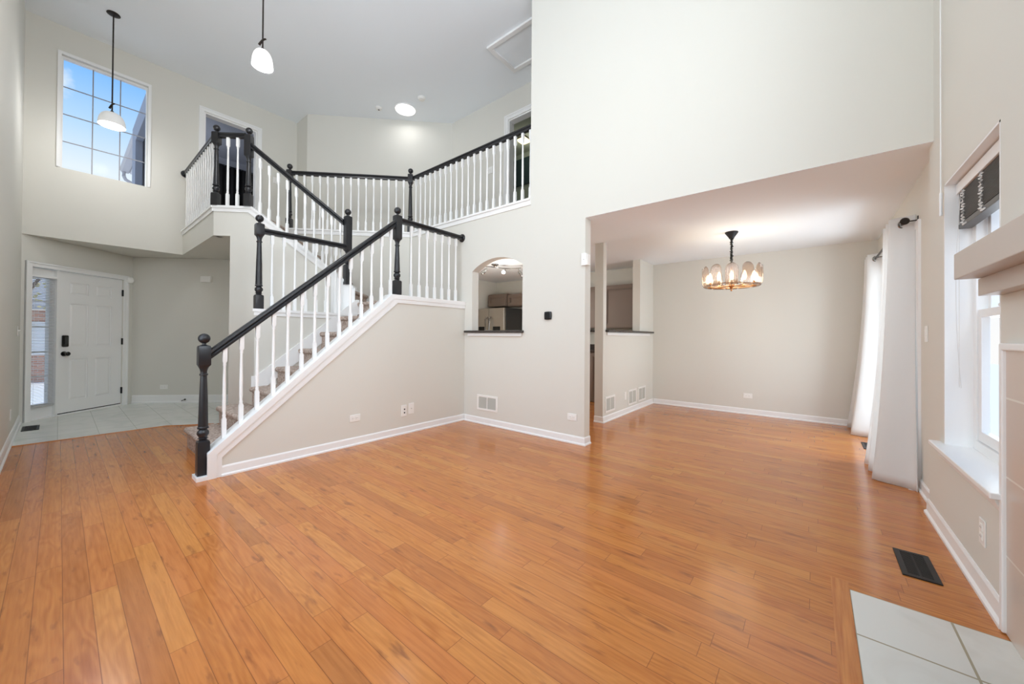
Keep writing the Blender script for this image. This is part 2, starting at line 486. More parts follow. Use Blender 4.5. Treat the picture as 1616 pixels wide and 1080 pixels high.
        if bevel:
            b = o.modifiers.new('bevel', 'BEVEL'); b.width = bevel; b.segments = 2; b.limit_method = 'ANGLE'
        tag(o, label, cat, group, kind)
        return o

def tag(o, label=None, cat=None, group=None, kind=None):
    if label: o['label'] = label
    if cat: o['category'] = cat
    if group: o['group'] = group
    if kind: o['kind'] = kind
    return o

def thing(name, loc, label, cat, group=None, rz=0.0):
    o = bpy.data.objects.new(name, None); COL.objects.link(o)
    o.empty_display_size = 0.1
    o.location = loc; o.rotation_euler = (0, 0, rz)
    return tag(o, label, cat, group)

def struct(name, mb, m, parent=None, **k):
    return mb.build(name, m, parent, kind=None if parent else 'structure', **k)

def place(x, y, z, deg):
    """local frame for things hung on a wall: local -Y points out of the wall, X runs along it"""
    return Matrix.Translation((x, y, z)) @ Matrix.Rotation(radians(deg), 4, 'Z')

# wall frames
PX = lambda u, v, w: (3.49+w, u, v)                 # kitchen wall, u = Y
q2 = sqrt(0.5)
# ---------------------------------------------------------------- the room shell
CZ = 5.22      # tall ceiling
F2 = 2.744     # upper floor
XL, YR, YD, YW, XB = -0.31, -0.59, -0.635, 7.72, 6.53

def rect(a, b, c, d): return [(a, c), (b, c), (b, d), (a, d)]

struct('floor', MB().prism([(XL-.12, YR-.12, -.05), (XB+.1, YR-.12, -.05), (XB+.1, 5.9, -.05), (1.25, 5.9, -.05), (.965, 6.08, -.05), (.845, 6.185, -.05), (XL-.12, 6.185, -.05)], (0, 0, .05)), M['wood'])
struct('floor_foyer', MB().prism([(XL-.12, 6.205, -.05), (.85, 6.205, -.05), (.98, 6.10, -.05), (1.25, 5.92, -.05), (2.3, 5.92, -.05), (2.3, 9.0, -.05), (XL-.12, 9.0, -.05)], (0, 0, .05)), M['foyertile'])
struct('trim_1', MB().sweep([(XL, 6.195, 0), (.847, 6.195, 0), (.972, 6.09, 0), (1.25, 5.90, 0)], [(-.012, -.01), (.012, -.01), (.009, .006), (-.009, .006)]), M['board'])

# long wall beside the camera, with a pair of tall windows added out of view to light the room
struct('wall_left', MB().panel([(YR-.12, 0), (8.0, 0), (8.0, CZ), (YR-.12, CZ)], [rect(0.7, 2.15, .55, 4.55), rect(2.45, 3.9, .55, 4.55)], lambda u, v, w: (XL-w, u, v), .12), M['wall'])
def plain_window(name, f, a, b, c, d, cols, rows, dep=.05):
    w = MB().panel(rect(a, b, c, d), [rect(a+.05, b-.05, c+.05, d-.05)], f, dep)
    for i in range(1, cols):
        x = a+(b-a)*i/cols; w.panel(rect(x-.012, x+.012, c+.05, d-.05), [], f, dep*.6)
    for i in range(1, rows):
        z = c+(d-c)*i/rows; w.panel(rect(a+.05, b-.05, z-.012, z+.012), [], f, dep*.6)
    o = struct(name, w, M['white'])
    MB().panel(rect(a+.04, b-.04, c+.04, d-.04), [], lambda u, v, q: f(u, v, q+dep*.5), .004).build('pane', M['glass'], o)
    return o
plain_window('added_window_5', lambda u, v, w: (XL-.06-w, u, v), .7, 2.15, .55, 4.55, 2, 4)
plain_window('added_window_6', lambda u, v, w: (XL-.06-w, u, v), 2.45, 3.9, .55, 4.55, 2, 4)

# fireplace wall (Y = YR)
struct('wall_right', MB().panel([(XL-.12, 0), (3.60, 0), (3.60, 2.40), (3.61, 2.40), (3.61, CZ), (XL-.12, CZ)],
       [rect(2.412, 3.25, .53, 2.04), rect(.45, 1.95, 2.45, 4.65)], lambda u, v, w: (u, YR-w, v), .16), M['wall'])
plain_window('added_window_4', lambda u, v, w: (u, YR-.08-w, v), .45, 1.95, 2.45, 4.65, 2, 3)  # high window added out of view to light the room
# dining side wall with the patio door
struct('wall_dining', MB().panel([(3.60, 0), (XB+.12, 0), (XB+.12, 2.40), (3.60, 2.40)], [rect(4.22, 6.02, -.01+.02, 2.0)], lambda u, v, w: (u, YD-w, v), .115), M['wall'])
# back wall of dining room and kitchen
struct('wall_back', MB().box(XB, XB+.12, YD-.1, 5.95, 0, 2.40), M['wall'])
# kitchen wall with arched pass-through, header over the dining room and tall part above
arch = [(2.69, 1.183), (3.54, 1.183)]
y0, y1, zs, zt = 2.69, 3.54, 2.005, 2.138
hw = (y1-y0)/2; rise = zt-zs; R = (hw*hw+rise*rise)/(2*rise)
for k in range(17):
    t = y1-(y1-y0)*k/16
    arch.append((t, zt-R+sqrt(R*R-(t-(y0+y1)/2)**2)))
struct('wall_kitchen', MB().panel([(1.86, 0), (4.99, 0), (4.99, 2.72), (2.58, 2.72), (2.58, CZ), (YR, CZ), (YR, 2.40), (1.86, 2.40)], [arch], PX, .12), M['wall'])
struct('wall_kitchen_end', MB().box(2.80, XB, 5.80, 5.92, 0, 2.40), M['wall'])
# half wall between kitchen and dining room
struct('wall_half', MB().panel([(4.56, 0), (XB, 0), (XB, 2.40), (5.90, 2.40), (5.90, 1.207), (4.655, 1.207), (4.655, 2.40), (4.56, 2.40)], [], lambda u, v, w: (u, 2.16+w, v), .12), M['wall'])
# stair walls
def lower_top(x): return .185+(x-.75)*.868
struct('wall_stair', MB().prism([(.76, 3.68, 0), (3.489, 3.68, 0), (3.489, 3.68, 1.575), (2.40, 3.68, 1.575), (.76, 3.68, .165)], (0, .115, 0)), M['wall'])
struct('wall_stair_ledge', MB().prism([(1.31, 4.60, 0), (2.43, 4.60, 0), (2.43, 4.66, 0), (1.92, 5.17, 0)], (0, 0, 1.385)), M['wall'])
DG = lambda u, v, w: (3.55-u*q2+w*q2, 3.55+u*q2+w*q2, v)      # diagonal wall X+Y = 7.10, u = (Y-X)/sqrt2
def up_top(s): return 1.825+(s-1.66)*.785
struct('wall_stair_diagonal', MB().panel([(1.60, 0), (3.097, 0), (3.097, 2.39), (3.295, 2.39), (3.295, F2), (2.82, F2), (1.60, up_top(1.60)-.04)], [], DG, .10), M['wall'])
DB = lambda u, v, w: (4.21-u*q2+w*q2, 4.21+u*q2+w*q2, v)      # back wall of the upper flight X+Y = 8.42
struct('wall_stair_back', MB().panel([(1.03, 0), (2.87, 0), (2.87, 2.72), (1.03, 2.72)], [], DB, .10), M['wall'])
struct('wall_balcony', MB().box(1.22, 1.32, 5.88, YW, 2.39, F2), M['wall'])
# entry window wall (upper storey) and foyer walls
struct('wall_entry', MB().panel([(XL, 2.39), (3.0, 2.39), (3.0, CZ), (XL, CZ)], [rect(-.015, .808, 3.335, 4.842), rect(1.465, 2.205, F2, 4.775)], lambda u, v, w: (u, YW+w, v), .12), M['wall'])
eD = Vector((1.06, .90, 0)).normalized(); nD = Vector((-eD.y, eD.x, 0))
fD = lambda u, v, w: tuple(Vector((XL, YW, v))+eD*u+nD*w)
struct('wall_door', MB().panel([(-.02, 0), (1.392, 0), (1.392, 2.39), (-.02, 2.39)], [[(.10, .0+.005), (1.25, .005), (1.25, 2.0), (.10, 2.0)]], fD, .12), M['wall'])
fF = lambda u, v, w: (.75+u*q2+w*q2, 8.62-u*q2+w*q2, v)
struct('wall_foyer', MB().panel(rect(0, 1.66, 0, 2.39), [], fF, .10), M['wall'])
struct('wall_closet', MB().prism([(1.385, 5.80, 0), (1.46, 5.80, 0), (1.99, 7.46, 0), (1.92, 7.46, 0)], (0, 0, 2.39)), M['wall'])
# upper hall
HB = lambda u, v, w: (5.05-u*q2+w*q2, 5.05+u*q2+w*q2, v)      # X+Y = 10.1
struct('wall_hall_return', MB().box(2.86, 2.98, 7.24, YW, F2, CZ), M['wall'])
struct('wall_hall_back', MB().panel(rect(.42, 3.10, F2, CZ), [], HB, .10), M['wall'])
struct('wall_hall', MB().panel(rect(1.9, 5.42, F2, CZ), [rect(3.10, 3.965, F2, 4.765)], lambda u, v, w: (4.73+w, u, v), .12), M['wall'])
struct('wall_hall_end', MB().box(3.61, 4.73, 1.9, 2.0, F2, CZ), M['wall'])
# ceilings and upper floor
struct('ceiling', MB().prism([(XL-.12, YR-.12, CZ), (4.86, YR-.12, CZ), (4.86, 5.5, CZ), (3.0, 7.35, CZ), (3.0, YW+.12, CZ), (XL-.12, YW+.12, CZ)], (0, 0, .06)), M['ceil'])
struct('ceiling_dining', MB().prism([(3.61, YD-.1, 2.40), (XB+.12, YD-.1, 2.40), (XB+.12, 5.95, 2.40), (2.9, 5.95, 2.40), (3.61, 5.0, 2.40)], (0, 0, .02)), M['ceil'])
struct('trim_2', MB().prism([(3.49, YR, 2.40), (3.61, YR, 2.40), (3.61, 1.86, 2.40), (3.49, 1.86, 2.40)], (0, 0, -.002)), M['ceil'])
struct('ceiling_foyer', MB().prism([(XL, YW+.06, 2.392), (1.27, YW+.06, 2.392), (1.27, 5.91, 2.392), (1.40, 5.78, 2.392), (2.0, 7.46, 2.392), (.78, 8.72, 2.392), (XL-.1, 8.2, 2.392)], (0, 0, .02)), M['wall'])
struct('floor_upper', MB().prism([(1.24, YW-.01, 2.42), (1.24, 5.90, 2.42), (1.56, 5.58, 2.42), (2.20, 6.24, 2.42), (3.50, 4.95, 2.42), (3.50, 2.0, 2.42), (8.2, 2.0, 2.42), (8.2, 7.0, 2.42), (4.2, 7.0, 2.42), (3.25, YW-.01, 2.42)], (0, 0, F2-2.42)), M['carpet'])
struct('floor_bedroom', MB().box(.9, 4.0, YW+.015, 11.2, 2.42, F2-.002), M['carpet'])

# bedroom behind the entry wall
struct('wall_bedroom', MB().box(.9, 4.0, 10.6, 10.7, F2, CZ), M['greywall'])
struct('wall_bedroom_side', MB().box(3.3, 3.4, YW+.12, 10.6, F2, CZ), M['greywall'])
struct('wall_bedroom_end', MB().panel(rect(YW+.12, 10.6, F2, CZ), [rect(8.9, 10.2, 3.6, 4.9)], lambda u, v, w: (1.0-w, u, v), .1), M['greywall'])
struct('ceiling_bedroom', MB().box(.9, 4.0, YW+.12, 10.7, CZ, CZ+.06), M['greywall'])
# room behind the hall wall
struct('wall_spare_room', MB().box(6.4, 6.5, 2.0, 7.0, F2, 5.16), M['greenwall'])
struct('wall_spare_room_end', MB().box(4.86, 6.4, 5.9, 6.0, F2, 5.16), M['greenwall'])
struct('wall_spare_room_side', MB().box(4.86, 6.4, 2.0, 2.1, F2, 5.16), M['greenwall'])
struct('ceiling_spare_room', MB().box(4.86, 6.5, 2.0, 6.0, 5.16, 5.22), M['greenwall'])

# ---------------------------------------------------------------- baseboards
BP = [(0, 0), (.022, 0), (.022, .012), (.012, .022), (.010, .072), (.004, .084), (0, .084)]
def base(name, path, flip=1, h=1.0):
    return struct(name, MB().sweep(path, [(flip*a, b*h) for a, b in BP]), M['white'])
base('baseboard_stair', [(.83, 3.68, 0), (3.49, 3.68, 0)])
base('baseboard_kitchen', [(3.49, 3.66, 0), (3.49, 1.86, 0), (3.61, 1.86, 0)])
base('baseboard_half', [(4.56, 2.28, 0), (4.56, 2.16, 0), (XB, 2.16, 0)])
base('baseboard_back', [(XB, 2.14, 0), (XB, YD, 0)])
base('baseboard_dining', [(XB-.03, YD, 0), (6.10, YD, 0)])
base('baseboard_dining_near', [(4.14, YD, 0), (3.602, YD, 0)])
base('baseboard_right', [(3.602, YR-.03, 0), (3.602, YR, 0), (2.352, YR, 0)], h=1.15)
base('baseboard_left', [(XL, YR, 0), (XL, 7.70, 0)], flip=1, h=1.3)
base('baseboard_foyer', [fF(.02, 0, 0), fF(1.66, 0, 0)], h=1.6)
base('baseboard_hall', [(4.73, 5.3, F2), (4.73, 4.15, F2)])

# ---------------------------------------------------------------- entry window, door casings
def casing(name, f, a, b, c, d, w, dep, bottom=False):
    """flat casing with a raised back band around an opening, on plane f; a..b, c..d are the outer edges"""
    m = MB()
    if bottom: m.panel(rect(a, b, c, d), [rect(a+w, b-w, c+w, d-w)], f, -dep)
    else:
        m.panel([(a, c), (a+w, c), (a+w, d-w), (b-w, d-w), (b-w, c), (b, c), (b, d), (a, d)], [], f, -dep)
        e = w*.3
        m.panel([(a-.003, c), (a+e, c), (a+e, d-e), (b-e, d-e), (b-e, c), (b+.003, c), (b+.003, d+.003), (a-.003, d+.003)], [], f, -dep*1.5)
    return m
fW = lambda u, v, w: (u, YW+w, v)
w1 = struct('window_1', casing('', fW, -.045, .838, 3.335, 4.872, .030, .012), M['white'])
fw1 = lambda u, v, w: (u, YW+.05+w, v)
MB().panel(rect(-.015, .808, 3.335, 4.842), [rect(.002, .791, 3.345, 4.815)], fw1, .05).build('window_frame', M['white'], w1)
m = MB()
for i in (1, 2):
    x = .002+.789*i/3; m.panel(rect(x-.006, x+.006, 3.345, 4.815), [], lambda u, v, w: (u, YW+.07+w, v), .012)
for i in (1, 2, 3):
    z = 3.345+1.47*i/4; m.panel(rect(.002, .791, z-.006, z+.006), [], lambda u, v, w: (u, YW+.072+w, v), .008)
m.build('muntin', mat('grey_muntin_bars', lin(150, 150, 156), 0.5), w1, label='thin grey muntin grid')
MB().panel(rect(-.005, .798, 3.340, 4.825), [], lambda u, v, w: (u, YW+.082+w, v), .004).build('pane', M['glass'], w1)

d2 = struct('door_2', casing('', fW, 1.40, 2.27, F2, 4.845, .062, .016), M['white'])
MB().panel([(1.465, F2), (1.485, F2), (1.485, 4.755), (2.185, 4.755), (2.185, F2), (2.205, F2), (2.205, 4.775), (1.465, 4.775)], [], fW, .12).build('door_jamb', M['white'], d2)
MB().box(1.486, 1.492, YW+.06, YW+.10, 4.33, 4.43).build('hinge', M['blackmetal'], d2, label='black hinge')
MB(Matrix.Translation((1.488, YW+.125, 0)) @ Matrix.Rotation(radians(96), 4, 'Z')).box(0, .70, -.02, .018, F2+.01, 4.75).build('door_leaf', M['white'], d2)
fH = lambda u, v, w: (4.73+w, u, v)
d3 = struct('door_3', casing('', fH, 3.025, 4.04, F2, 4.845, .075, .016), M['white'])
MB().panel([(3.10, F2), (3.12, F2), (3.12, 4.745), (3.945, 4.745), (3.945, F2), (3.965, F2), (3.965, 4.765), (3.10, 4.765)], [], fH, .12).build('door_jamb', M['white'], d3)

# ---------------------------------------------------------------- front door with sidelight
fI = lambda u, v, w: tuple(Vector((XL, YW, v))+eD*u+nD*w)
TD = Matrix.Translation((XL, YW, 0)) @ Matrix.Rotation(math.atan2(eD.y, eD.x), 4, 'Z')    # local X along wall, +Y into the wall
d1 = struct('door_1', MB().panel([(.035, 0), (.10, 0), (.10, 1.995), (1.25, 1.995), (1.25, 0), (1.31, 0), (1.31, 2.06), (.035, 2.06)], [], fI, -.018)
            .panel([(.035, 0), (.055, 0), (.055, 2.04), (1.29, 2.04), (1.29, 0), (1.31, 0), (1.31, 2.06), (.035, 2.06)], [], fI, -.028), M['white'])
MB(TD).box(.375, .40, .0, .09, 0, 1.99).build('mullion_post', M['white'], d1)
MB(TD).box(.10, 1.25, .0, .10, .005, .022).build('threshold', M['white'], d1)
MB(TD).box(.405, 1.245, .02, .07, .022, .034).build('door_sweep', M['blackplastic'], d1, label='dark door sweep')
def six_panel():
    w = MB(TD)
    holes = []
    for x0, x1 in ((.545, .775), (.875, 1.095)):
        for z0, z1 in ((.20, .775), (.955, 1.555), (1.685, 1.855)): holes.append((x0, x1, z0, z1))
    w.panel(rect(.402, 1.248, .034, 1.992), [rect(*h) for h in holes], lambda u, v, q: (u, .02+q, v), .042)
    for x0, x1, z0, z1 in holes:      # sunk raised-field panels
        b = .028
        o = [(x0, z0), (x1, z0), (x1, z1), (x0, z1)]; i = [(x0+b, z0+b), (x1-b, z0+b), (x1-b, z1-b), (x0+b, z1-b)]
        w.panel(rect(x0, x1, z0, z1), [], lambda u, v, q: (u, .034+q, v), .01)
        A = [w.v((u, .034, v)) for u, v in [(x0+.01, z0+.01), (x1-.01, z0+.01), (x1-.01, z1-.01), (x0+.01, z1-.01)]]
        B = [w.v((u, .0235, v)) for u, v in i]
        for k in range(4): w.face((A[k], A[(k+1) % 4], B[(k+1) % 4], B[k]))
        w.face(B)
    return w
six_panel().build('door_leaf', M['white'], d1)
kp = MB(TD).box(.447, .520, -.008, .02, .948, 1.108).build('keypad_lock', M['blackplastic'], d1, bevel=.012, label='black keypad deadbolt')
MB(TD).box(.465, .502, -.011, -.006, .985, 1.085).build('keypad_face', M['slot'], kp)
kn = MB(TD @ Matrix.Translation((.478, .02, .852)) @ Matrix.Rotation(radians(90), 4, 'X')).loft([(0, .034, 0), (.010, .034, 0), (.014, .014, 0), (.035, .013, 0), (.045, .026, 0), (.062, .030, 0), (.074, .020, 0)], N=18).build('door_knob', M['blackplastic'], d1, smooth=True, label='black door knob')
for z in (1.0, .85): MB(TD).box(.4045, .409, .015, .03, z-.03, z+.03).build('strike_plate', M['slot'], d1)
for z in (1.783, 1.014, .237): MB(TD).box(1.241, 1.262, -.004, .03, z-.05, z+.05).build('hinge', M['blackmetal'], d1, label='black door hinge')
# sidelight
sl = MB(TD).panel(rect(.10, .378, .022, 1.99), [rect(.150, .33, .20, 1.86)], lambda u, v, q: (u, .045+q, v), .05).build('sidelight_frame', M['white'], d1)
m = MB(TD)
for z in (1.557, 1.223, .889, .564): m.box(.15, .33, .06, .075, z-.010, z+.010)
m.build('muntin', M['white'], sl)
MB(TD).box(.148, .332, .078, .082, .19, 1.87).build('pane', M['glass'], sl)
def sidelight_blind():
    t = thing('window_blind', tuple(TD @ Vector((.238, .0, .165))), 'narrow pale slatted blind covering the sidelight beside the front door', 'blind')
    MB(TD).box(.104, .375, -.004, .036, 1.868, 1.90).build('headrail', M['white'], t, bevel=.003)
    s = MB(TD); n = 82
    for i in range(n):
        z = .20+(1.862-.20)*i/(n-1)
        s.prism([(.112, .006, z+.003), (.112, .026, z-.003), (.112, .0265, z-.0022), (.112, .0065, z+.0038)], (.252, 0, 0))
    s.build('slats', M['blindlight'], t, kind='stuff')
    MB(TD).box(.110, .366, .004, .028, .165, .185).build('bottom_rail', M['blindlight'], t, bevel=.003)
    c = MB(TD)
    for x in (.14, .34): c.box(x-.001, x+.001, .003, .005, .18, 1.87)
    c.build('ladder_cord', M['cord'], t)
sidelight_blind()

# ---------------------------------------------------------------- staircase (carpeted, 8 risers + landing + 6 risers on the diagonal)
RS, RUN, XN = .196, .2343, 2.44
stair = thing('staircase', (1.6, 4.2, 0), 'carpeted staircase rising to a landing and turning to the upper hall', 'staircase')
def step_profile(n, z0, z1, depth):
    """profile in (along, z): rounded bull nose at along=0, body behind"""
    p = [(depth, z0), (.028, z0), (.028, z1-.055)]
    for k in range(7):
        a = -pi/2+pi*k/6
        p.append((.024-.024*cos(a), z1-.027+.027*sin(a)))
    p.append((depth, z1))
    return p
far = [4.90, 4.80, 4.598, 4.598, 4.598, 4.598, 4.598]
for k in range(7):
    xn = XN-(7-k)*RUN; z1 = RS*(k+1)
    z0 = 0.0 if k < 2 else z1-RS-.05
    dep = RUN+.03
    m = MB().prism([(xn+a, 3.797, z) for a, z in step_profile(k, z0, z1, dep)], (0, far[k]-3.797, 0))
    m.build('step', M['carpet'], stair, smooth=True)
ZL = 8*RS
lp = [(XN+a, z) for a, z in step_profile(7, ZL-RS-.05, ZL, .2)]
m = MB().prism([(x, 3.797, z) for x, z in lp], (0, 4.62-3.797, 0))
m.prism([(XN+.1, 3.797, ZL-.16), (3.488, 3.797, ZL-.16), (3.488, 4.93, ZL-.16), (3.04, 5.37, ZL-.16), (2.475, 4.79, ZL-.16), (2.54, 4.60, ZL-.16)], (0, 0, .16))
m.build('landing', M['carpet'], stair, smooth=True)
s0 = 1.65
for k in range(5):
    sn = s0+k*RUN; z1 = ZL+RS*(k+1)
    pr = step_profile(k, z1-RS-.05, z1, RUN+.03)
    # along the diagonal: s grows as (−1,+1)/√2, width runs along (1,1)/√2 from X+Y=7.25 to 8.415
    def P(a, z, t): s_ = sn+a; h = t/2; return (h-s_*q2, h+s_*q2, z)
    A = [P(a, z, 7.245) for a, z in pr]
    v = Vector(P(0, 0, 8.415))-Vector(P(0, 0, 7.245))
    MB().prism(A, v).build('step', M['carpet'], stair, smooth=True)
sn = s0+5*RUN; pr = step_profile(5, F2-RS-.05, F2+.002, .07)
A = [P(a, z, 7.245) for a, z in pr]
MB().prism(A, v).build('step', M['carpet'], stair, smooth=True)

# white stringers and caps
trim = lambda n, mb: struct(n, mb, M['white'])
def strip(f, pts, d): return MB().panel(pts, [], f, d)
fS = lambda u, v, w: (u, 3.68-w, v)
m = strip(fS, [(.745, 0), (.835, 0), (.835, lower_top(.76)-.058+.0), (.835, .155), (2.435, 1.512), (3.489, 1.512), (3.489, 1.60), (2.365, 1.60), (.745, .195)], .014)
m.panel([(.742, .14), (.742, .197), (2.364, 1.602), (3.489, 1.602), (3.489, 1.555), (2.385, 1.555), (.80, .185), (.80, 0), (.742, 0)], [], fS, .021)
trim('trim_3', m)
m = MB().prism([(.745, 3.66, .168), (2.372, 3.66, 1.575), (3.489, 3.66, 1.575), (3.489, 3.66, 1.605), (2.360, 3.66, 1.605), (.745, 3.66, .202)], (0, .15, 0))
trim('trim_4', m)
trim('trim_5', MB().box(.675, .79, 3.66, 3.81, 0, .03))
# far skirt of the lower flight
fK = lambda u, v, w: (u, 4.60-w, v)
trim('trim_6', strip(fK, [(1.285, .56), (1.285, .70), (1.345, .70), (1.345, .715), (2.30, 1.495), (2.43, 1.60), (2.47, 1.60), (2.47, 1.42), (2.2, 1.2), (1.4, .56)], .014))
# ledge cap
trim('trim_7', MB().prism([(1.285, 4.575, 1.385), (2.44, 4.575, 1.385), (2.44, 4.70, 1.385), (1.925, 5.215, 1.385)], (0, 0, .03)).prism([(1.30, 4.588, 1.345), (2.43, 4.588, 1.345), (2.43, 4.70, 1.345), (1.925, 5.205, 1.345)], (0, 0, .04)))
# diagonal stringer of the upper flight and nosing of the landing edge
m = MB().panel([(1.56, 1.40), (1.56, up_top(1.56)+.01), (1.66, up_top(1.66)), (2.835, F2+.022), (3.31, F2+.022), (3.31, F2-.05), (2.88, F2-.05), (1.86, up_top(1.86)-.085), (1.86, 1.418), (1.64, 1.418), (1.64, 1.40)], [], DG, -.014)
trim('trim_8', m)
m = MB().panel([(1.58, up_top(1.58)-.02), (2.835, F2-.006), (3.31, F2-.006), (3.31, F2+.024), (2.83, F2+.024), (1.58, up_top(1.58)+.012)], [], lambda u, v, w: DG(u, v, w-.028), .15)
trim('trim_9', m)
trim('trim_10', MB().box(1.206, 1.22, 5.87, YW, F2-.05, F2+.0).box(1.19, 1.33, 5.862, YW, F2+.0, F2+.024))
# far skirt of the upper flight
trim('trim_11', strip(lambda u, v, w: DB(u, v, -w), [(1.60, 1.50), (1.62, 1.68), (2.84, 2.66), (2.84, 2.5), (1.75, 1.56)], .014))
# hall nosing above the stair back wall and the kitchen wall
trim('trim_12', strip(lambda u, v, w: DB(u, v, -w), [(1.03, F2-.055), (2.87, F2-.055), (2.87, F2+.0), (1.03, F2+.0)], .012).panel([(1.02, F2), (2.89, F2), (2.89, F2+.024), (1.02, F2+.024)], [], lambda u, v, w: DB(u, v, w-.03), .13))
trim('trim_13', MB().box(3.478, 3.49, 2.575, 4.94, F2-.055, F2).box(3.46, 3.61, 2.575, 4.95, F2, F2+.024))

# ---------------------------------------------------------------- railings
def newel(parent, x, y, zb, zbase, zk0, zk1, rot=0.0, h=.040):
    L1 = zk0-zbase
    a, b = zbase, zk0
    secs = [(zb, h, 1), (zbase-.016, h, 1), (zbase-.006, h*.97, .7), (zbase, h*.82, .1), (zbase+.006, h*.62, 0),
            (zbase+.012, h*.66, 0), (zbase+.018, h*.9, 0), (zbase+.024, h*.66, 0), (zbase+.032, h*.72, 0), (zbase+.05, h*.98, 0), (zbase+.07, h*.95, 0), (zbase+.088, h*.6, 0),
            (zbase+.094, h*.92, 0), (zbase+.104, h*.92, 0), (zbase+.110, h*.80, 0)]
    secs += [(zbase+.13, h*.80, 0), (a+.55*(b-a), h*.70, 0), (b-.075, h*.54, 0), (b-.070, h*.70, 0), (b-.060, h*.70, 0), (b-.055, h*.55, 0), (b-.04, h*.55, 0), (b-.022, h*.66, 0), (b-.006, h*.84, .1), (b+.006, h*.97, .7),
             (b+.013, h, 1), (zk1-.014, h, 1), (zk1-.004, h*.90, .85), (zk1, h*.70, .6), (zk1+.006, h*.34, 0), (zk1+.022, h*.34, 0)]
    p = MB().loft(secs, 16, rot, x, y).build('newel_post', M['black'], parent, smooth=True)
    MB().ball((x, y, zk1+.055), .040).build('ball_finial', M['black'], p, smooth=True)
    return p
RAILP = [(-.024, -.062), (.024, -.062), (.026, -.045), (.018, -.036), (.030, -.022), (.028, -.008), (.014, 0), (-.014, 0), (-.028, -.008), (-.030, -.022), (-.018, -.036), (-.026, -.045)]
def rail(parent, a, b, rake=False):
    k = 1.0
    if rake:
        d = Vector(b)-Vector(a); k = d.length/Vector((d.x, d.y, 0)).length
    # top of the rail follows a -> b
    d = (Vector(b)-Vector(a)); t = d.normalized()
    side = t.cross(Vector((0, 0, 1))).normalized()
    m = MB(); A = []; B = []
    for s_, u_ in RAILP:
        A.append(m.v(Vector(a)+side*s_+Vector((0, 0, u_*k)))); B.append(m.v(Vector(b)+side*s_+Vector((0, 0, u_*k))))
    n = len(RAILP)
    for i in range(n): m.face((A[i], A[(i+1) % n], B[(i+1) % n], B[i]))
    m.face(A); m.face(list(reversed(B)))
    return m.build('handrail', M['black'], parent, smooth=True)
def rosette(parent, p, axis):
    R = Matrix.Translation(p) @ (Matrix.Rotation(radians(90), 4, 'Y') if axis == 'X' else Matrix.Rotation(radians(90), 4, 'X'))
    return MB(R).loft([(-.012, .030, 0), (-.010, .048, 0), (.0, .056, 0), (.012, .056, 0)], 20).build('rosette', M['black'], parent, smooth=True)
def baluster_mesh(hgt, rot, tb=.17, tt=.11):
    h = .0155
    secs = [(-.02, h, 1), (tb-.02, h, 1), (tb, h*.72, 0), (tb+.012, h*.92, 0), (tb+.024, h*.66, 0), (tb+.06, h*.82, 0), (tb+.4*(hgt-tb-tt), h*.82, 0),
            (hgt-tt-.03, h*.62, 0), (hgt-tt-.018, h*.82, 0), (hgt-tt-.006, h*.7, 0), (hgt-tt+.014, h, 1), (hgt+.015, h, 1)]
    return MB().loft(secs, 8, rot)
def balusters(parent, pts, hgt, rot=0.0, tb=.17, tt=.11):
    """first one is built, the rest are copies of it"""
    p0 = pts[0]
    m = baluster_mesh(hgt, rot+pi/8*0, tb, tt)
    o = m.build('baluster', M['white'], None, smooth=True, recenter=False)
    o.location = p0
    setp(o, parent)
    for p in pts[1:]:
        c = o.copy(); COL.objects.link(c); c.location = p; setp(c, parent)

r1 = thing('stair_railing', (.727, 3.74, 0), 'raked black railing with white balusters along the lower flight and landing', 'railing')
newel(r1, .727, 3.74, .03, .30, .885, 1.05)
newel(r1, 2.47, 3.742, 1.60, 1.78, 2.25, 2.535)
rail(r1, (.765, 3.74, 1.022), (2.44, 3.74, 2.482), True)
rail(r1, (2.505, 3.74, 2.515), (3.478, 3.74, 2.515))
rosette(r1, (3.480, 3.74, 2.485), 'X')
lowtop = lambda x: .202+(x-.745)*.8687
balusters(r1, [(x, 3.74, lowtop(x)-.01) for x in (.86, .975, 1.09, 1.213, 1.328, 1.446, 1.563, 1.683, 1.80, 1.916, 2.035, 2.151, 2.269, 2.383)], .725)
balusters(r1, [(2.66+.1185*i, 3.74, 1.60) for i in range(7)], .855)

r2 = thing('stair_railing', (1.375, 4.70, 1.415), 'short level black railing on the white ledge in the middle of the stairs', 'railing')
newel(r2, 1.375, 4.70, 1.415, 1.575, 2.22, 2.355)
rail(r2, (1.41, 4.70, 2.312), (2.335, 4.70, 2.318))
balusters(r2, [(1.50+.1185*i, 4.70, 1.41) for i in range(7)], .845)

r3 = thing('stair_railing', (2.37, 4.72, 1.80), 'raked black railing with white balusters along the upper flight and corner balcony', 'railing')
nd = radians(45)
newel(r3, 2.372, 4.718, 1.80, 2.06, 2.24, 2.695, nd*0, .041)
newel(r3, 1.505, 5.575, F2+.022, 2.93, 3.40, 3.68, nd)
newel(r3, 1.237, 5.868, F2+.022, 2.93, 3.55, 3.70, nd)
rail(r3, (2.335, 4.76, 2.655), (1.525, 5.555, 3.59), True)
rail(r3, (1.48, 5.602, 3.70), (1.262, 5.842, 3.70))
rail(r3, (1.237, 5.90, 3.70), (1.237, 7.705, 3.70))
rosette(r3, (1.237, 7.704, 3.668), 'Y')
pts = []
for i in range(10):
    s_ = 1.755+i*.1105
    x, y = 3.557-s_*q2, 3.557+s_*q2
    pts.append((x, y, up_top(s_)))
balusters(r3, pts, .70, nd)
balusters(r3, [(1.237+.268*t, 5.868-.293*t, F2+.022) for t in (.36, .66)], .865, nd)
balusters(r3, [(1.237, 6.02+.118*i, F2+.022) for i in range(14)], .865)

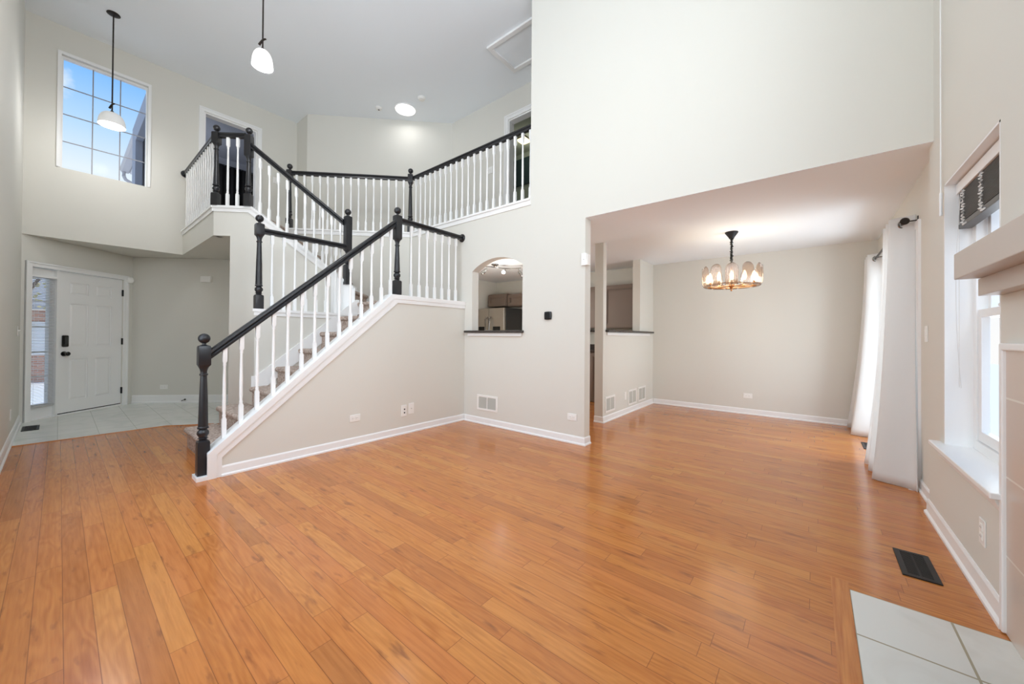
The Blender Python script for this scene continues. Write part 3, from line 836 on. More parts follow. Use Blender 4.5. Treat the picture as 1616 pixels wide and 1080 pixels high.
r4 = thing('balcony_railing', (3.50, 4.96, F2), 'level black railing with white balusters along the upper hall', 'railing')
newel(r4, 2.215, 6.235, F2+.022, 2.93, 3.55, 3.672, nd)
newel(r4, 3.502, 4.958, F2+.022, 2.93, 3.56, 3.70, nd)
rail(r4, (2.24, 6.21, 3.66), (3.478, 4.982, 3.66))
rail(r4, (3.535, 4.925, 3.67), (3.535, 2.585, 3.67))
n = 15
balusters(r4, [(2.215+(3.502-2.215)*(i+.9)/(n+.8), 6.235+(4.958-6.235)*(i+.9)/(n+.8), F2+.022) for i in range(n)], .825, nd)
balusters(r4, [(3.535, 4.855-.1178*i, F2+.022) for i in range(20)], .835)

# ---------------------------------------------------------------- wall plates and grilles
def outlet(loc, deg, label, horiz=True, group='outlet plates along the walls', plug=True):
    w, h = (.0575, .036) if horiz else (.036, .0575)
    t = thing('wall_outlet', loc, label, 'outlet', group, radians(deg))
    T = place(*loc, deg)
    MB(T).box(-w, w, -.006, 0, -h, h).build('cover_plate', M['plastic'], t, bevel=.003)
    if plug:
        for s_ in (-1, 1):
            cx, cz = (s_*.02, 0) if horiz else (0, s_*.02)
            p = MB(T).box(cx-.014, cx+.014, -.009, -.005, cz-.016, cz+.016).build('receptacle', M['plastic'], t, bevel=.004)
            a = MB(T)
            if horiz: a.box(cx-.008, cx-.0065, -.0095, -.008, cz-.003, cz+.006); a.box(cx+.0065, cx+.008, -.0095, -.008, cz-.003, cz+.006)
            else: a.box(cx-.008, cx-.0065, -.0095, -.008, cz-.003, cz+.006); a.box(cx+.0065, cx+.008, -.0095, -.008, cz-.003, cz+.006)
            a.build('slot', M['slot'], p)
    return t
o = outlet((1.946, 3.68, .281), 0, 'white outlet plate low on the wall under the stairs')
t = thing('jack_plate', (2.537, 3.68, .267), 'white media plate with two round ports on the stair wall', 'wall plate')
MB(place(2.537, 3.68, .267, 0)).box(-.037, .037, -.006, 0, -.065, .065).build('cover_plate', M['plastic'], t, bevel=.003)
for dx, z in ((.004, .018), (.004, -.022)):
    MB(place(2.537+dx, 3.674, .267+z, 0) @ Matrix.Rotation(radians(90), 4, 'X')).loft([(0, .0085, 0), (.005, .0085, 0), (.005, .004, 0)], 10).build('port', M['slot'], t)
t = thing('blank_plate', (2.637, 3.68, .281), 'white plate with one small centre screw, beside the two-port plate', 'wall plate')
MB(place(2.637, 3.68, .281, 0)).box(-.037, .037, -.006, 0, -.064, .064).build('cover_plate', M['plastic'], t, bevel=.003)
MB(place(2.637, 3.674, .281, 0) @ Matrix.Rotation(radians(90), 4, 'X')).loft([(0, .005, 0), (.004, .005, 0)], 10).build('screw', M['grille'], t)
outlet((3.49, 2.004, .279), -90, 'white outlet plate near the open end of the kitchen wall')
outlet((5.314, 2.16, .27), 0, 'white outlet plate between grilles on the dining room half wall', horiz=False, plug=False)
outlet((XB, .758, .276), -90, 'white outlet plate on the back wall of the dining room')
outlet((2.613, YR, .282), 180, 'white outlet plate under the deep window sill', horiz=False)
outlet((3.685, YD if False else YD, .34), 180, 'small white outlet plate between the curtains and the deep window', horiz=False)
outlet(fF(.492, .265, 0), -45, 'white outlet plate low on the foyer wall')
outlet((XL, 6.37, .295), 90, 'white plate low on the wall beside the foyer tiles', horiz=False, plug=False)

def switch(loc, deg, label, n=1, toggle=True):
    t = thing('light_switch', loc, label, 'light switch', None, radians(deg)); T = place(*loc, deg)
    w = .036*n+.0*(n-1)
    MB(T).box(-w, w, -.006, 0, -.058, .058).build('cover_plate', M['plastic'], t, bevel=.003)
    for i in range(n):
        x = (i-(n-1)/2)*.046
        if toggle: MB(T).prism([(x-.005, -.006, -.012), (x-.005, -.006, .012), (x-.005, -.022, .012), (x-.005, -.022, .004)], (.01, 0, 0)).build('toggle', M['plastic'], t)
        else: MB(T).box(x-.016, x+.016, -.010, -.005, -.033, .033).build('rocker', M['plastic'], t, bevel=.002)
    return t
switch((XL, 7.25, 1.16), 90, 'white toggle switch on the wall beside the front door')
switch((3.95, YD, 1.18), 180, 'white rocker switch on the wall between the curtains and the window', 1, False)
switch((4.73, 4.39, 4.04), -90, 'white switch plate behind the balusters beside the hall doorway', 2)
switch((2.50, YW, 3.995), 0, 'white switch plate beside the bedroom doorway upstairs', 1)

def grille(loc, deg, w, h, label, group):
    t = thing('wall_grille', loc, label, 'grille', group, radians(deg)); T = place(*loc, deg)
    m = MB(T).panel(rect(-w, w, -h, h), [rect(-w+.028, -.007, -h+.026, h-.026), rect(.007, w-.028, -h+.026, h-.026)], lambda u, v, q: (u, -q, v), .009)
    m.build('grille_frame', M['plastic'], t, bevel=.002)
    s_ = MB(T); n = 12
    for i in range(n):
        z = -h+.03+(2*h-.06)*(i+.5)/n
        s_.prism([(-w+.024, -.007, z-.004), (-w+.024, -.001, z+.006), (-w+.024, -.0005, z+.006), (-w+.024, -.0062, z-.0045)], (2*w-.048, 0, 0))
    s_.build('louvers', M['louver'], t)
    MB(T).box(-w+.024, w-.024, -.001, -.0002, -h+.024, h-.024).build('backing', M['grille'], t)
    return t
grille((3.49, 3.246, .278), -90, .178, .098, 'white two-panel wall grille under the arched opening', 'return air grilles')
grille((4.785, 2.16, .228), 0, .155, .108, 'white two-panel grille closest to the open end of the half wall', 'return air grilles')
grille((5.59, 2.16, .225), 0, .165, .115, 'white two-panel grille just beside the outlet plate on the half wall', 'return air grilles')
grille((5.995, 2.16, .228), 0, .165, .115, 'white two-panel grille closest to the dining room corner', 'return air grilles')

def register(x0, x1, y0, y1, label, along='Y'):
    t = thing('floor_register', ((x0+x1)/2, (y0+y1)/2, 0), label, 'floor register', 'black floor registers')
    MB().panel(rect(x0, x1, y0, y1), [rect(x0+.022, x1-.022, y0+.022, y1-.022)], lambda u, v, w: (u, v, w), .006).build('register_frame', M['blackmetal'], t)
    s_ = MB(); n = 20 if (x1-x0) > (y1-y0) else 20
    if x1-x0 > y1-y0:
        for i in range(n):
            x = x0+.022+(x1-x0-.044)*(i+.5)/n; s_.box(x-.0035, x+.0035, y0+.02, y1-.02, .0015, .0045)
        s_.box(x0+.02, x1-.02, (y0+y1)/2-.004, (y0+y1)/2+.004, .001, .004)
    else:
        for i in range(n):
            y = y0+.022+(y1-y0-.044)*(i+.5)/n; s_.box(x0+.02, x1-.02, y-.0035, y+.0035, .0015, .0045)
    s_.build('louvers', M['blackmetal'], t)
    MB().box(x0+.02, x1-.02, y0+.02, y1-.02, .0003, .001).build('backing', M['firebox'], t)
register(2.592, 2.882, -.468, -.337, 'black metal floor register in the wood floor beside the hearth tiles')
register(5.28, 5.60, -.53, -.41, 'black floor register half hidden behind the closer white curtain')
register(-.268, -.138, 7.06, 7.40, 'black floor register in the pale foyer tiles beside the front door')

# thermostat
t = thing('thermostat', (3.49, 2.316, 1.375), 'black rounded thermostat beside the arched opening', 'thermostat')
T = place(3.49, 2.316, 1.377, -90) @ Matrix.Rotation(radians(90), 4, 'X')
MB(T).loft([(0, .044, .75), (.012, .047, .75), (.020, .045, .75), (.024, .038, .75)], 24).build('housing', M['blackplastic'], t, smooth=True)
MB(T).loft([(.0242, .034, .75), (.0248, .033, .75)], 24).build('display', M['firebox'], t)
# door chime / contact box on the wall end
t = thing('alarm_sensor', (3.49, 1.848, 1.95), 'small white two-part sensor box on the end corner of the kitchen wall', 'sensor')
MB().box(3.465, 3.49, 1.835, 1.895, 1.89, 2.02).build('housing', M['plastic'], t, bevel=.004)
MB().box(3.475, 3.54, 1.825, 1.8605, 1.895, 2.01).build('magnet_box', M['plastic'], t, bevel=.003)
MB().box(3.4645, 3.4652, 1.862, 1.868, 1.95, 1.956).build('indicator', M['slot'], t)
# foyer: motion sensor and chime
p = Vector(fF(-.005, 2.0, 0))
t = thing('motion_sensor', (p.x-.03, p.y-.04, 1.955), 'rounded white motion sensor high in the foyer corner beside the front door', 'sensor')
MB().ball((p.x-.028, p.y-.075, 2.0), .045, 16, 10, 1, 1, 1.15).build('housing', M['plastic'], t, smooth=True)
MB(place(p.x-.022, p.y-.05, 2.0, -3)).box(-.018, .018, -.005, .05, -.02, .02).build('bracket', M['plastic'], t)
p = fF(1.13, 2.05, 0)
t = thing('door_chime', p, 'white rectangular door chime box high on the foyer wall', 'door chime')
MB(place(*p, -45)).box(-.078, .078, -.045, 0, -.05, .05).build('cover', M['plastic'], t, bevel=.006)
MB(place(*p, -45)).box(-.066, .066, -.0465, -.044, -.040, .040).build('front_panel', M['plastic'], t, bevel=.0005)
p = Vector(fF(.825, .06, 0))
t = thing('door_stop', tuple(p), 'black rod door stop on the white foyer baseboard', 'door stop')
q = Vector((-q2, -q2, 0))
MB().tube([p+q*.012, p+q*.022+Vector((0, 0, .0)), p+q*.075-Vector((0, 0, .008))], [.007, .005, .005], 8).build('rod', M['blackmetal'], t, smooth=True)
MB().ball(p+q*.018, .013, 10, 6).build('mount', M['blackmetal'], t, smooth=True)
MB().ball(p+q*.08-Vector((0, 0, .0085)), .009, 10, 6).build('rubber_tip', M['blackplastic'], t, smooth=True)

# ---------------------------------------------------------------- granite sills
def sill(name, box, box2, apron, label):
    t = thing(name, ((box[0]+box[1])/2, (box[2]+box[3])/2, box[4]), label, 'counter')
    MB().box(*box).box(*box2).build('slab', M['granite'], t, bevel=.004)
    MB().box(*apron).build('apron', M['white'], t, bevel=.004, label='white apron moulding')
sill('granite_ledge', (3.435, 3.489, 2.665, 3.64, 1.184, 1.214), (3.4895, 3.70, 2.693, 3.537, 1.184, 1.214), (3.466, 3.489, 2.69, 3.60, 1.142, 1.183), 'dark granite ledge on the sill of the arched opening')
sill('granite_ledge', (4.63, 6.44, 2.11, 2.159, 1.208, 1.238), (4.658, 5.897, 2.1595, 2.40, 1.208, 1.238), (4.66, 6.33, 2.139, 2.159, 1.165, 1.207), 'dark granite ledge on the half wall below the square opening')

# ---------------------------------------------------------------- kitchen
def shaker(m, x, y0, y1, z0, z1, fw=.055):
    """door face looking to -X at plane x"""
    m.panel(rect(y0, y1, z0, z1), [rect(y0+fw, y1-fw, z0+fw, z1-fw)], lambda u, v, w: (x-w, u, v), .028)
    m.panel(rect(y0+fw-.004, y1-fw+.004, z0+fw-.004, z1-fw+.004), [rect(y0+fw+.014, y1-fw-.014, z0+fw+.014, z1-fw-.014)], lambda u, v, w: (x-w, u, v), .018)
    m.box(x-.004, x, y0+fw-.004, y1-fw+.004, z0+fw-.004, z1-fw+.004)
def cabinet(x, y0, y1, z0, z1, ndoor, label, top=False):
    t = thing('kitchen_cabinet', ((x+XB)/2, (y0+y1)/2, z0), label, 'cabinet', 'taupe kitchen cabinets')
    MB().box(x, XB-.003, y0, y1, z0, z1).build('body', M['cab'], t)
    w = (y1-y0)/ndoor
    for i in range(ndoor):
        m = MB(); shaker(m, x, y0+i*w+.008, y0+(i+1)*w-.008, z0+.015, z1-.015); m.build('door', M['cab'], t)
    return t
cabinet(6.19, 2.32, 2.92, 1.30, 2.06, 1, 'taupe wall cabinet with one panelled door seen through the square opening')
cabinet(6.19, 2.93, 4.20, 1.30, 2.06, 3, 'long taupe wall cabinet seen in the gap beside the narrow post')
cabinet(6.19, 4.30, 5.16, 1.79, 2.05, 2, 'short taupe cabinet above the side of the refrigerator')
cabinet(6.15, 5.17, 5.70, 1.80, 2.075, 1, 'short taupe cabinet over the steel refrigerator doors')
cabinet(5.93, 2.32, 3.05, 0, .87, 1, 'taupe base cabinet close to the half wall')
cabinet(5.93, 3.06, 4.25, 0, .87, 3, 'long taupe base cabinet along the kitchen back wall')
t = thing('countertop', (6.2, 3.3, .87), 'dark granite kitchen countertop along the back wall', 'counter')
MB().box(5.90, XB-.003, 2.30, 4.26, .87, .905).build('slab', M['granite'], t, bevel=.004)
MB().box(XB-.02, XB-.003, 2.30, 4.26, .905, 1.0).build('backsplash', M['granite'], t)
def fridge():
    x0, x1, ya, yb = 5.86, 6.50, 4.94, 5.74
    t = thing('refrigerator', (6.2, 5.34, 0), 'stainless french door refrigerator seen through the arched opening', 'refrigerator')
    MB().box(x0, x1, ya, yb, .02, 1.74).build('body', M['fridgeside'], t, bevel=.006)
    ym = (ya+yb)/2+.02
    for a, b in ((ya+.003, ym-.004), (ym+.004, yb-.003)):
        d = MB().box(x0-.07, x0-.002, a, b, .70, 1.735).build('door', M['steel'], t, bevel=.012)
        hy = b-.05 if b < ym else a+.05
        MB().tube([(x0-.075, hy, .86), (x0-.125, hy, .89), (x0-.13, hy, 1.15), (x0-.125, hy, 1.50), (x0-.075, hy, 1.55)], .017, 8).build('handle', M['chrome'], d, smooth=True)
    MB().box(x0-.074, x0-.069, ym+.10, ym+.30, 1.0, 1.345).build('dispenser', M['blackplastic'], t, bevel=.004, label='black water dispenser')
    MB().box(x0-.074, x0-.069, ya+.10, ya+.30, 1.0, 1.345).build('display', M['blackplastic'], t, bevel=.004)
    MB().box(x0-.07, x0-.002, ya+.003, yb-.003, .06, .69).build('drawer', M['steel'], t, bevel=.012)
fridge()
def track_light():
    t = thing('track_light', (4.80, 4.31, 2.40), 'curved nickel spotlight bar on the kitchen ceiling', 'ceiling light')
    c = Vector((4.80, 4.31, 2.40))
    MB(Matrix.Translation(c) @ Matrix.Rotation(pi, 4, 'X')).loft([(0, .065, 0), (.018, .062, 0), (.028, .03, 0), (.05, .012, 0)], 20).build('canopy', M['chrome'], t, smooth=True)
    path = []
    for i in range(21):
        u = -0.46+.92*i/20
        d = Vector((.66, -.75, 0)); n_ = Vector((.75, .66, 0))
        path.append(c+d*u+n_*(.10*sin(u*6.5))+Vector((0, 0, -.055)))
    MB().tube(path, .009, 8).build('bar', M['chrome'], t, smooth=True)
    for i, aim in ((1, (-.70, -.45, -.45)), (7, (-.5, .3, -.6)), (14, (-.75, -.3, -.35)), (19, (.55, -.35, -.75))):
        p = path[i]; a = Vector(aim).normalized()
        h = MB().tube([p, p-Vector((0, 0, .035)), p-Vector((0, 0, .04))+a*.02, p-Vector((0, 0, .04))+a*.11], [.006, .006, .022, .034], 14).build('spotlight_head', M['chrome'], t, smooth=True)
        e = p-Vector((0, 0, .04))+a*.112
        MB().ball(e, .030, 12, 8).build('bulb', M['spot'] if i in (1, 14) else M['chrome'], h, smooth=True)
    l = bpy.data.lights.new('track_light_lamp', 'POINT'); l.energy = 30; l.color = (1, .94, .85); l.shadow_soft_size = .2
    lo = bpy.data.objects.new('track_light_lamp', l); lo.location = c-Vector((.2, .3, .75)); COL.objects.link(lo)
track_light()

# ---------------------------------------------------------------- deep window, sill, blind
w2 = struct('window_2', MB().panel(rect(2.412, 3.25, .53, 2.04), [rect(2.47, 3.19, .585, 1.98)], lambda u, v, w: (u, YR-.105-w, v), .05), M['white'], bevel=.003)
MB().box(2.4125, 2.424, YR-.11, YR+.0005, .53, 2.0395).box(3.238, 3.2495, YR-.11, YR+.0005, .53, 2.0395).box(2.4125, 3.2495, YR-.11, YR+.0005, 2.03, 2.0395).build('reveal', M['white'], w2)
MB().panel(rect(2.475, 3.185, 1.26, 1.975), [rect(2.52, 3.14, 1.305, 1.93)], lambda u, v, w: (u, YR-.145-w, v), .03).build('upper_sash', M['white'], w2, bevel=.002)
lo_ = MB().panel(rect(2.475, 3.185, .59, 1.305), [rect(2.52, 3.14, .645, 1.262)], lambda u, v, w: (u, YR-.112-w, v), .03).build('lower_sash', M['white'], w2, bevel=.002)
MB().box(2.80, 2.86, YR-.118, YR-.10, 1.305, 1.318).build('sash_lock', M['white'], lo_, bevel=.003)
MB().box(2.515, 3.145, YR-.132, YR-.128, .64, 1.27).box(2.515, 3.145, YR-.162, YR-.158, 1.30, 1.935).build('pane', M['glass'], w2)
sl_ = MB().box(2.33, 3.33, YR-.11, YR+.05, .512, .536).build('window_sill', M['white'], w2, bevel=.004)
MB().prism([(2.36, YR, .455), (2.36, YR+.012, .455), (2.36, YR+.018, .475), (2.36, YR+.03, .50), (2.36, YR+.03, .512), (2.36, YR, .512)], (.945, 0, 0)).build('apron', M['white'], sl_)
def faux_blind():
    t = thing('window_blind', (2.83, YR-.09, 1.78), 'raised grey wood blind bunched at the top of the deep window', 'blind')
    MB().box(2.44, 3.228, YR-.095, YR-.04, 1.965, 2.022).build('headrail', M['white'], t, bevel=.003)
    s_ = MB(); n = 22
    for i in range(n):
        z = 1.795+.165*i/(n-1)
        s_.prism([(2.45, YR-.098, z), (2.45, YR-.050, z+.004), (2.45, YR-.050, z+.0075), (2.45, YR-.098, z+.0035)], (.768, 0, 0))
    s_.build('slats', M['blind'], t)
    MB().box(2.45, 3.218, YR-.098, YR-.048, 1.765, 1.792).build('bottom_rail', M['blind'], t, bevel=.003)
    for x in (2.56, 2.84, 3.12):
        c = MB(); pp = []
        for k in range(40):
            z = 1.965-.19*k/39
            pp.append((x+.008*sin(k*2.1), YR-.044+.006*cos(k*1.7), z))
        pp += [(x-.02, YR-.04, 1.768), (x-.05, YR-.046, 1.772)]
        c.tube(pp, .004, 5).build('ladder_tape', M['cord'], t)
    for dx, sway in ((0, .0), (.03, .018)):
        pp = [(3.215-dx, YR-.05+sway*sin(pi*k/20.), 1.97-1.10*k/20) for k in range(21)]
        MB().tube(pp, .0015, 4).build('pull_cord', M['cord'], t)
faux_blind()
t = thing('blind_wand', (3.236, YR+.018, 1.86), 'long thin white blind wand hanging on the wall above the deep window', 'wand')
MB().tube([(3.236, YR+.015, 1.86), (3.236, YR+.015, 1.99), (3.238, YR+.015, 2.0), (3.243, YR+.015, 4.2)], [.007, .007, .003, .003], 8).build('rod', M['white'], t, smooth=True)
MB().tube([(3.243, YR+.0, 4.2), (3.243, YR+.016, 4.2), (3.243, YR+.016, 4.18)], .005, 8).build('hook', M['white'], t)

# ---------------------------------------------------------------- fireplace, mantel, hearth
def fireplace():
    t = thing('fireplace', (1.55, YR, 0), 'fireplace surround of beige tiles with white edge moulding beside the deep window', 'fireplace')
    f = lambda u, v, w: (u, YR+w, v)
    MB().panel([(.78, .004), (1.16, .004), (1.16, .74), (1.94, .74), (1.94, .004), (2.325, .004), (2.325, 1.105), (.78, 1.105)], [], f, .010).build('tile_field', M['walltile'], t)
    MB().panel([(.755, .004), (.783, .004), (.783, 1.10), (2.322, 1.10), (2.322, .004), (2.350, .004), (2.350, 1.128), (.755, 1.128)], [], f, .022).build('edge_moulding', M['white'], t, bevel=.005)
    MB().panel([(1.16, 0.005), (1.94, .005), (1.94, .74), (1.16, .74)], [rect(1.22, 1.88, .06, .68)], f, .03).build('insert_frame', M['blackmetal'], t)
    MB().box(1.22, 1.88, YR+.001, YR+.012, .06, .68).build('insert_glass', M['firebox'], t)
fireplace()
t = thing('mantel_shelf', (1.55, YR, 1.32), 'thick two-tier taupe mantel shelf above the tiled fireplace', 'mantel')
MB().box(.72, 2.385, YR+.001, -.46, 1.392, 1.50).build('shelf_board', M['mantel'], t, bevel=.003)
MB().box(.76, 2.41-.002, YR+.001, -.53, 1.322, 1.392).build('lower_moulding', M['mantel'], t, bevel=.002)
t = thing('hearth', (1.55, -.33, 0), 'white tiled hearth set flush in the wood floor', 'hearth')
MB().box(.80, 2.280, YR+.003, -.130, -.02, .003).build('tile_slab', M['hearthtile'], t)
MB().box(.73, 2.347, -.128, -.066, -.02, .0025).build('wood_border', M['board'], t)

# ---------------------------------------------------------------- patio door, curtains, rod
d4 = struct('door_4', MB().panel([(4.135, 0), (4.215, 0), (4.215, 2.0), (6.02, 2.0), (6.02, 0), (6.09, 0), (6.09, 2.02+.04), (4.135, 2.06)], [], lambda u, v, w: (u, YD+w, v), .016), M['white'])
MB().panel(rect(4.225, 6.015, .012, 1.995), [rect(4.30, 5.08, .10, 1.92), rect(5.16, 5.94, .10, 1.92)], lambda u, v, w: (u, YD-.03-w, v), .06).build('door_leaf', M['white'], d4)
MB().box(4.29, 5.95, YD-.062, YD-.058, .09, 1.93).build('pane', M['glass'], d4)
m = MB()
for i in range(9):
    x = 4.27+.02*i
    m.box(x, x+.002, YD-.028, YD-.001, .06, 1.96)
m.build('vertical_vane', M['blindlight'], d4)
MB().box(4.24, 6.0, YD-.028, YD+.012, 1.955, 1.99).build('headrail', M['blindlight'], d4)
RY, RZ = -.555, 2.065
def curtain(x0, xb0, nf, label, topw, botw, amp_t, amp_b, yb=-.50, hem=.003, seed=1):
    """pleated panel: zig-zag folds along X, hung from the rod to the floor, gathered at the top, wider at the hem"""
    t = thing('curtain', (x0+topw/2, RY, 0), label, 'curtain', 'white curtains at the patio door')
    NZ, NU = 28, nf*10; top = RZ+.06
    rng = random.Random(seed); ph = [rng.uniform(-.5, .5) for _ in range(nf+1)]
    def pt(u, z):
        f = (top-z)/(top-hem)
        a = u*nf*pi+pi/2; ft = f**1.6
        w = topw+(botw-topw)*ft; xs = x0+(xb0-x0)*ft; A = amp_t+(amp_b-amp_t)*ft
        x = xs+u*w+.015*ft*sin(u*17+ph[0]*5)
        s_ = sin(a); s_ = math.copysign(abs(s_)**.75, s_)
        y = RY+(yb-RY)*ft-A*s_*(1+.25*ft*ph[min(nf, int(u*nf))])+.012*ft*sin(u*9+f*4+ph[1]*6)
        return (x, y, z)
    m = MB()
    rows = [[m.v(pt(i/NU, top-(top-hem)*j/NZ)) for i in range(NU+1)] for j in range(NZ+1)]
    for j in range(NZ):
        for i in range(NU): m.face((rows[j][i], rows[j][i+1], rows[j+1][i+1], rows[j+1][i]))
    o = m.build('panel', M['curtain'], t, smooth=True)
    o.data.set_sharp_from_angle(angle=radians(180))
    o.modifiers.new('solid', 'SOLIDIFY').thickness = .003
    for z in (top-.115, hem+.085):
        MB().tube([pt(i/NU, z) for i in range(NU+1)], .0028, 5).build('seam', M['curtain'], t, smooth=True)
    for i in range(nf):
        x = x0+(i+.5)/nf*topw
        R = Matrix.Translation((x, RY, RZ)) @ Matrix.Rotation(radians(90), 4, 'Y') @ Matrix.Rotation(radians(28 if i % 2 else -28), 4, 'X')
        MB(R).tube([(.026*cos(2*pi*k/16), .026*sin(2*pi*k/16), 0) for k in range(17)], .006, 6).build('grommet', M['chrome'], t, smooth=True)
    return t
curtain(4.25, 4.06, 5, 'long white curtain gathered at the closer end of the rod', .40, .62, .070, .115, yb=-.487, seed=3)
curtain(5.90, 5.86, 5, 'long white curtain gathered at the far end of the rod', .40, .60, .062, .11, yb=-.475, seed=5)
t = thing('curtain_rod', (5.2, RY, RZ), 'dark bronze curtain rod over the patio door', 'curtain rod')
MB().tube([(4.20, RY, RZ), (6.36, RY, RZ)], .010, 10).build('rod', M['bronze'], t, smooth=True)
for x in (4.20, 6.36):
    sgn = -1 if x < 5 else 1
    MB(Matrix.Translation((x, RY, RZ)) @ Matrix.Rotation(radians(90*sgn), 4, 'Y')).loft([(0, .012, 0), (.012, .012, 0), (.014, .026, 0), (.026, .028, 0), (.034, .020, 0)], 14).build('finial', M['bronze'], t, smooth=True)
for x in (4.225, 5.25, 5.86):
    b = MB().tube([(x, YD, RZ+.008), (x, RY-.02, RZ+.006), (x, RY, RZ-.004)], .0045, 8).build('bracket', M['bronze'], t, smooth=True)
    MB().box(x-.009, x+.009, YD, YD+.006, RZ-.03, RZ+.04).build('wall_plate', M['bronze'], b)

# ---------------------------------------------------------------- chandelier
def chandelier():
    cx, cy = 5.046, .754
    t = thing('chandelier', (cx, cy, 1.70), 'round chandelier of smoky ribbed glass plates hanging over the dining floor', 'chandelier')
    C = Matrix.Translation((cx, cy, 0))
    MB(C).loft([(2.40, .070, 0), (2.392, .070, 0), (2.335, .030, 0), (2.322, .026, 0)], 20).build('canopy', M['blackmetal'], t, smooth=True)
    pp = [(cx+.005*sin(i*1.9), cy+.005*cos(i*2.3), 2.325-(2.325-1.99)*i/24) for i in range(25)]
    MB().tube(pp, [.014+.004*(i % 2) for i in range(25)], 8).build('chain_sleeve', M['blackplastic'], t, smooth=True)
    MB(C).loft([(1.99, .012, 0), (1.975, .020, 0), (1.95, .008, 0), (1.80, .008, 0), (1.775, .03, 0), (1.755, .035, 0), (1.74, .02, 0), (1.72, .006, 0)], 14).build('stem', M['brass'], t, smooth=True)
    MB().ball((cx, cy, 1.708), .012, 10, 8).build('bottom_finial', M['brass'], t, smooth=True)
    Rg = .305
    ring = [(cx+(Rg-.02)*cos(2*pi*k/36), cy+(Rg-.02)*sin(2*pi*k/36), 1.765) for k in range(37)]
    MB().tube(ring, .006, 6).build('ring_frame', M['brass'], t, smooth=True)
    n = 12
    for k in range(n):
        a = 2*pi*(k+.3)/n
        T = C @ Matrix.Rotation(a, 4, 'Z')
        MB(T).tube([(.03, 0, 1.76), (.15, 0, 1.745), (Rg-.02, 0, 1.762)], .005, 6).build('arm', M['brass'], t, smooth=True)
        # ribbed plate with rounded top, bottom curling inwards
        m = MB(T); W, NU = .064, 24; rows = []
        zz = [(1.745, -.055), (1.748, -.030), (1.760, -.010), (1.785, 0), (1.83, .004), (1.88, .004), (1.92, .003)]
        for z, dr in zz: rows.append([(W*(2*i/NU-1), z, dr) for i in range(NU+1)])
        for kk in range(1, 7):
            b = pi/2*kk/6
            rows.append([(W*cos(b)*(2*i/NU-1) if kk < 6 else .006*(2*i/NU-1), 1.92+.066*sin(b), .003) for i in range(NU+1)])
        V = []
        for r_ in rows:
            V.append([m.v((Rg+dr+.0025*abs(sin(pi*8*i/NU))-.10*(u_*u_), u_, z)) for i, (u_, z, dr) in enumerate(r_)])
        for i in range(len(V)-1):
            for j in range(NU): m.face((V[i][j], V[i][j+1], V[i+1][j+1], V[i+1][j]))
        o = m.build('glass_plate', M['ribbed'], t, smooth=True)
        sm = o.modifiers.new('solid', 'SOLIDIFY'); sm.thickness = .004
        MB(T).loft([(1.760, .016, 0), (1.768, .018, 0), (1.775, .012, 0), (1.795, .012, 0)], 12, 0, Rg-.055, 0).build('candle_cup', M['brass'], t, smooth=True)
        MB(T).loft([(1.793, .010, 0), (1.81, .019, 0), (1.845, .024, 0), (1.875, .018, 0), (1.905, .006, 0)], 12, 0, Rg-.055, 0).build('bulb', M['warm'], t, smooth=True)
    l = bpy.data.lights.new('chandelier_lamp', 'POINT'); l.energy = 6; l.color = (1, .88, .72); l.shadow_soft_size = .28
    lo = bpy.data.objects.new('chandelier_lamp', l); lo.location = (cx, cy, 1.98); COL.objects.link(lo)
chandelier()

# ---------------------------------------------------------------- pendants
def pendant(x, y, ztop, zsh, r, hh, lit, label, energy):
    t = thing('pendant_light', (x, y, zsh), label, 'pendant light')
    C = Matrix.Translation((x, y, 0))
    MB(C).loft([(ztop, .062, 0), (ztop-.006, .064, 0), (ztop-.014, .05, 0), (ztop-.022, .02, 0)], 24).build('canopy', M['bronze'], t, smooth=True)
    MB().tube([(x, y, ztop-.015), (x, y, zsh+hh+.02)], .0075, 8).build('rod', M['bronze'], t, smooth=True)
    d = Vector((.45, -.9, 0)).normalized()
    pth = []
    for k in range(9):
        b = pi*.95*k/8
        pth.append((x-d.x*.03+d.x*.085*(k/8-.2), y-d.y*.03+d.y*.085*(k/8-.2), zsh+hh+.065+.05*sin(b*.62+.05)))
    MB().tube(pth, [.008+.004*(1-k/8) for k in range(9)], 8).build('crook', M['bronze'], t, smooth=True)
    MB(C).loft([(zsh+hh-.005, .020, 0), (zsh+hh+.02, .017, 0), (zsh+hh+.03, .009, 0)], 14).build('socket_cap', M['bronze'], t, smooth=True)
    m = MB(C); prof = []
    N_ = 12
    outer = [(r*(.20+.80*(sin(pi/2*k/N_)**.85)), zsh+hh*cos(pi/2*k/N_)**.9 if k < N_ else zsh) for k in range(N_+1)]
    inner = [(max(.01, a-.006), max(zsh, b-.006)) for a, b in outer]
    allp = outer+list(reversed(inner)); seg = 28; rings = []
    for a, b in allp: rings.append([m.v((a*cos(2*pi*k/seg), a*sin(2*pi*k/seg), b)) for k in range(seg)])
    for i in range(len(rings)-1):
        for k in range(seg): m.face((rings[i][k], rings[i][(k+1) % seg], rings[i+1][(k+1) % seg], rings[i+1][k]))
    m.build('glass_shade', M['shadelit'] if lit else M['shade'], t, smooth=True)
    MB().ball((x, y, zsh+.045), .032, 12, 8).build('bulb', M['lamp'], t, smooth=True)
    l = bpy.data.lights.new('pendant_lamp', 'POINT'); l.energy = energy; l.shadow_soft_size = .09
    lo = bpy.data.objects.new('pendant_lamp', l); lo.location = (x, y, zsh-.06); COL.objects.link(lo)
pendant(.398, 6.93, CZ, 3.785, .125, .165, False, 'frosted glass pendant light hanging in front of the high entry window', 14)
pendant(1.31, 4.45, CZ, 3.93, .095, .17, True, 'lit white glass pendant light hanging over the stairs', 18)

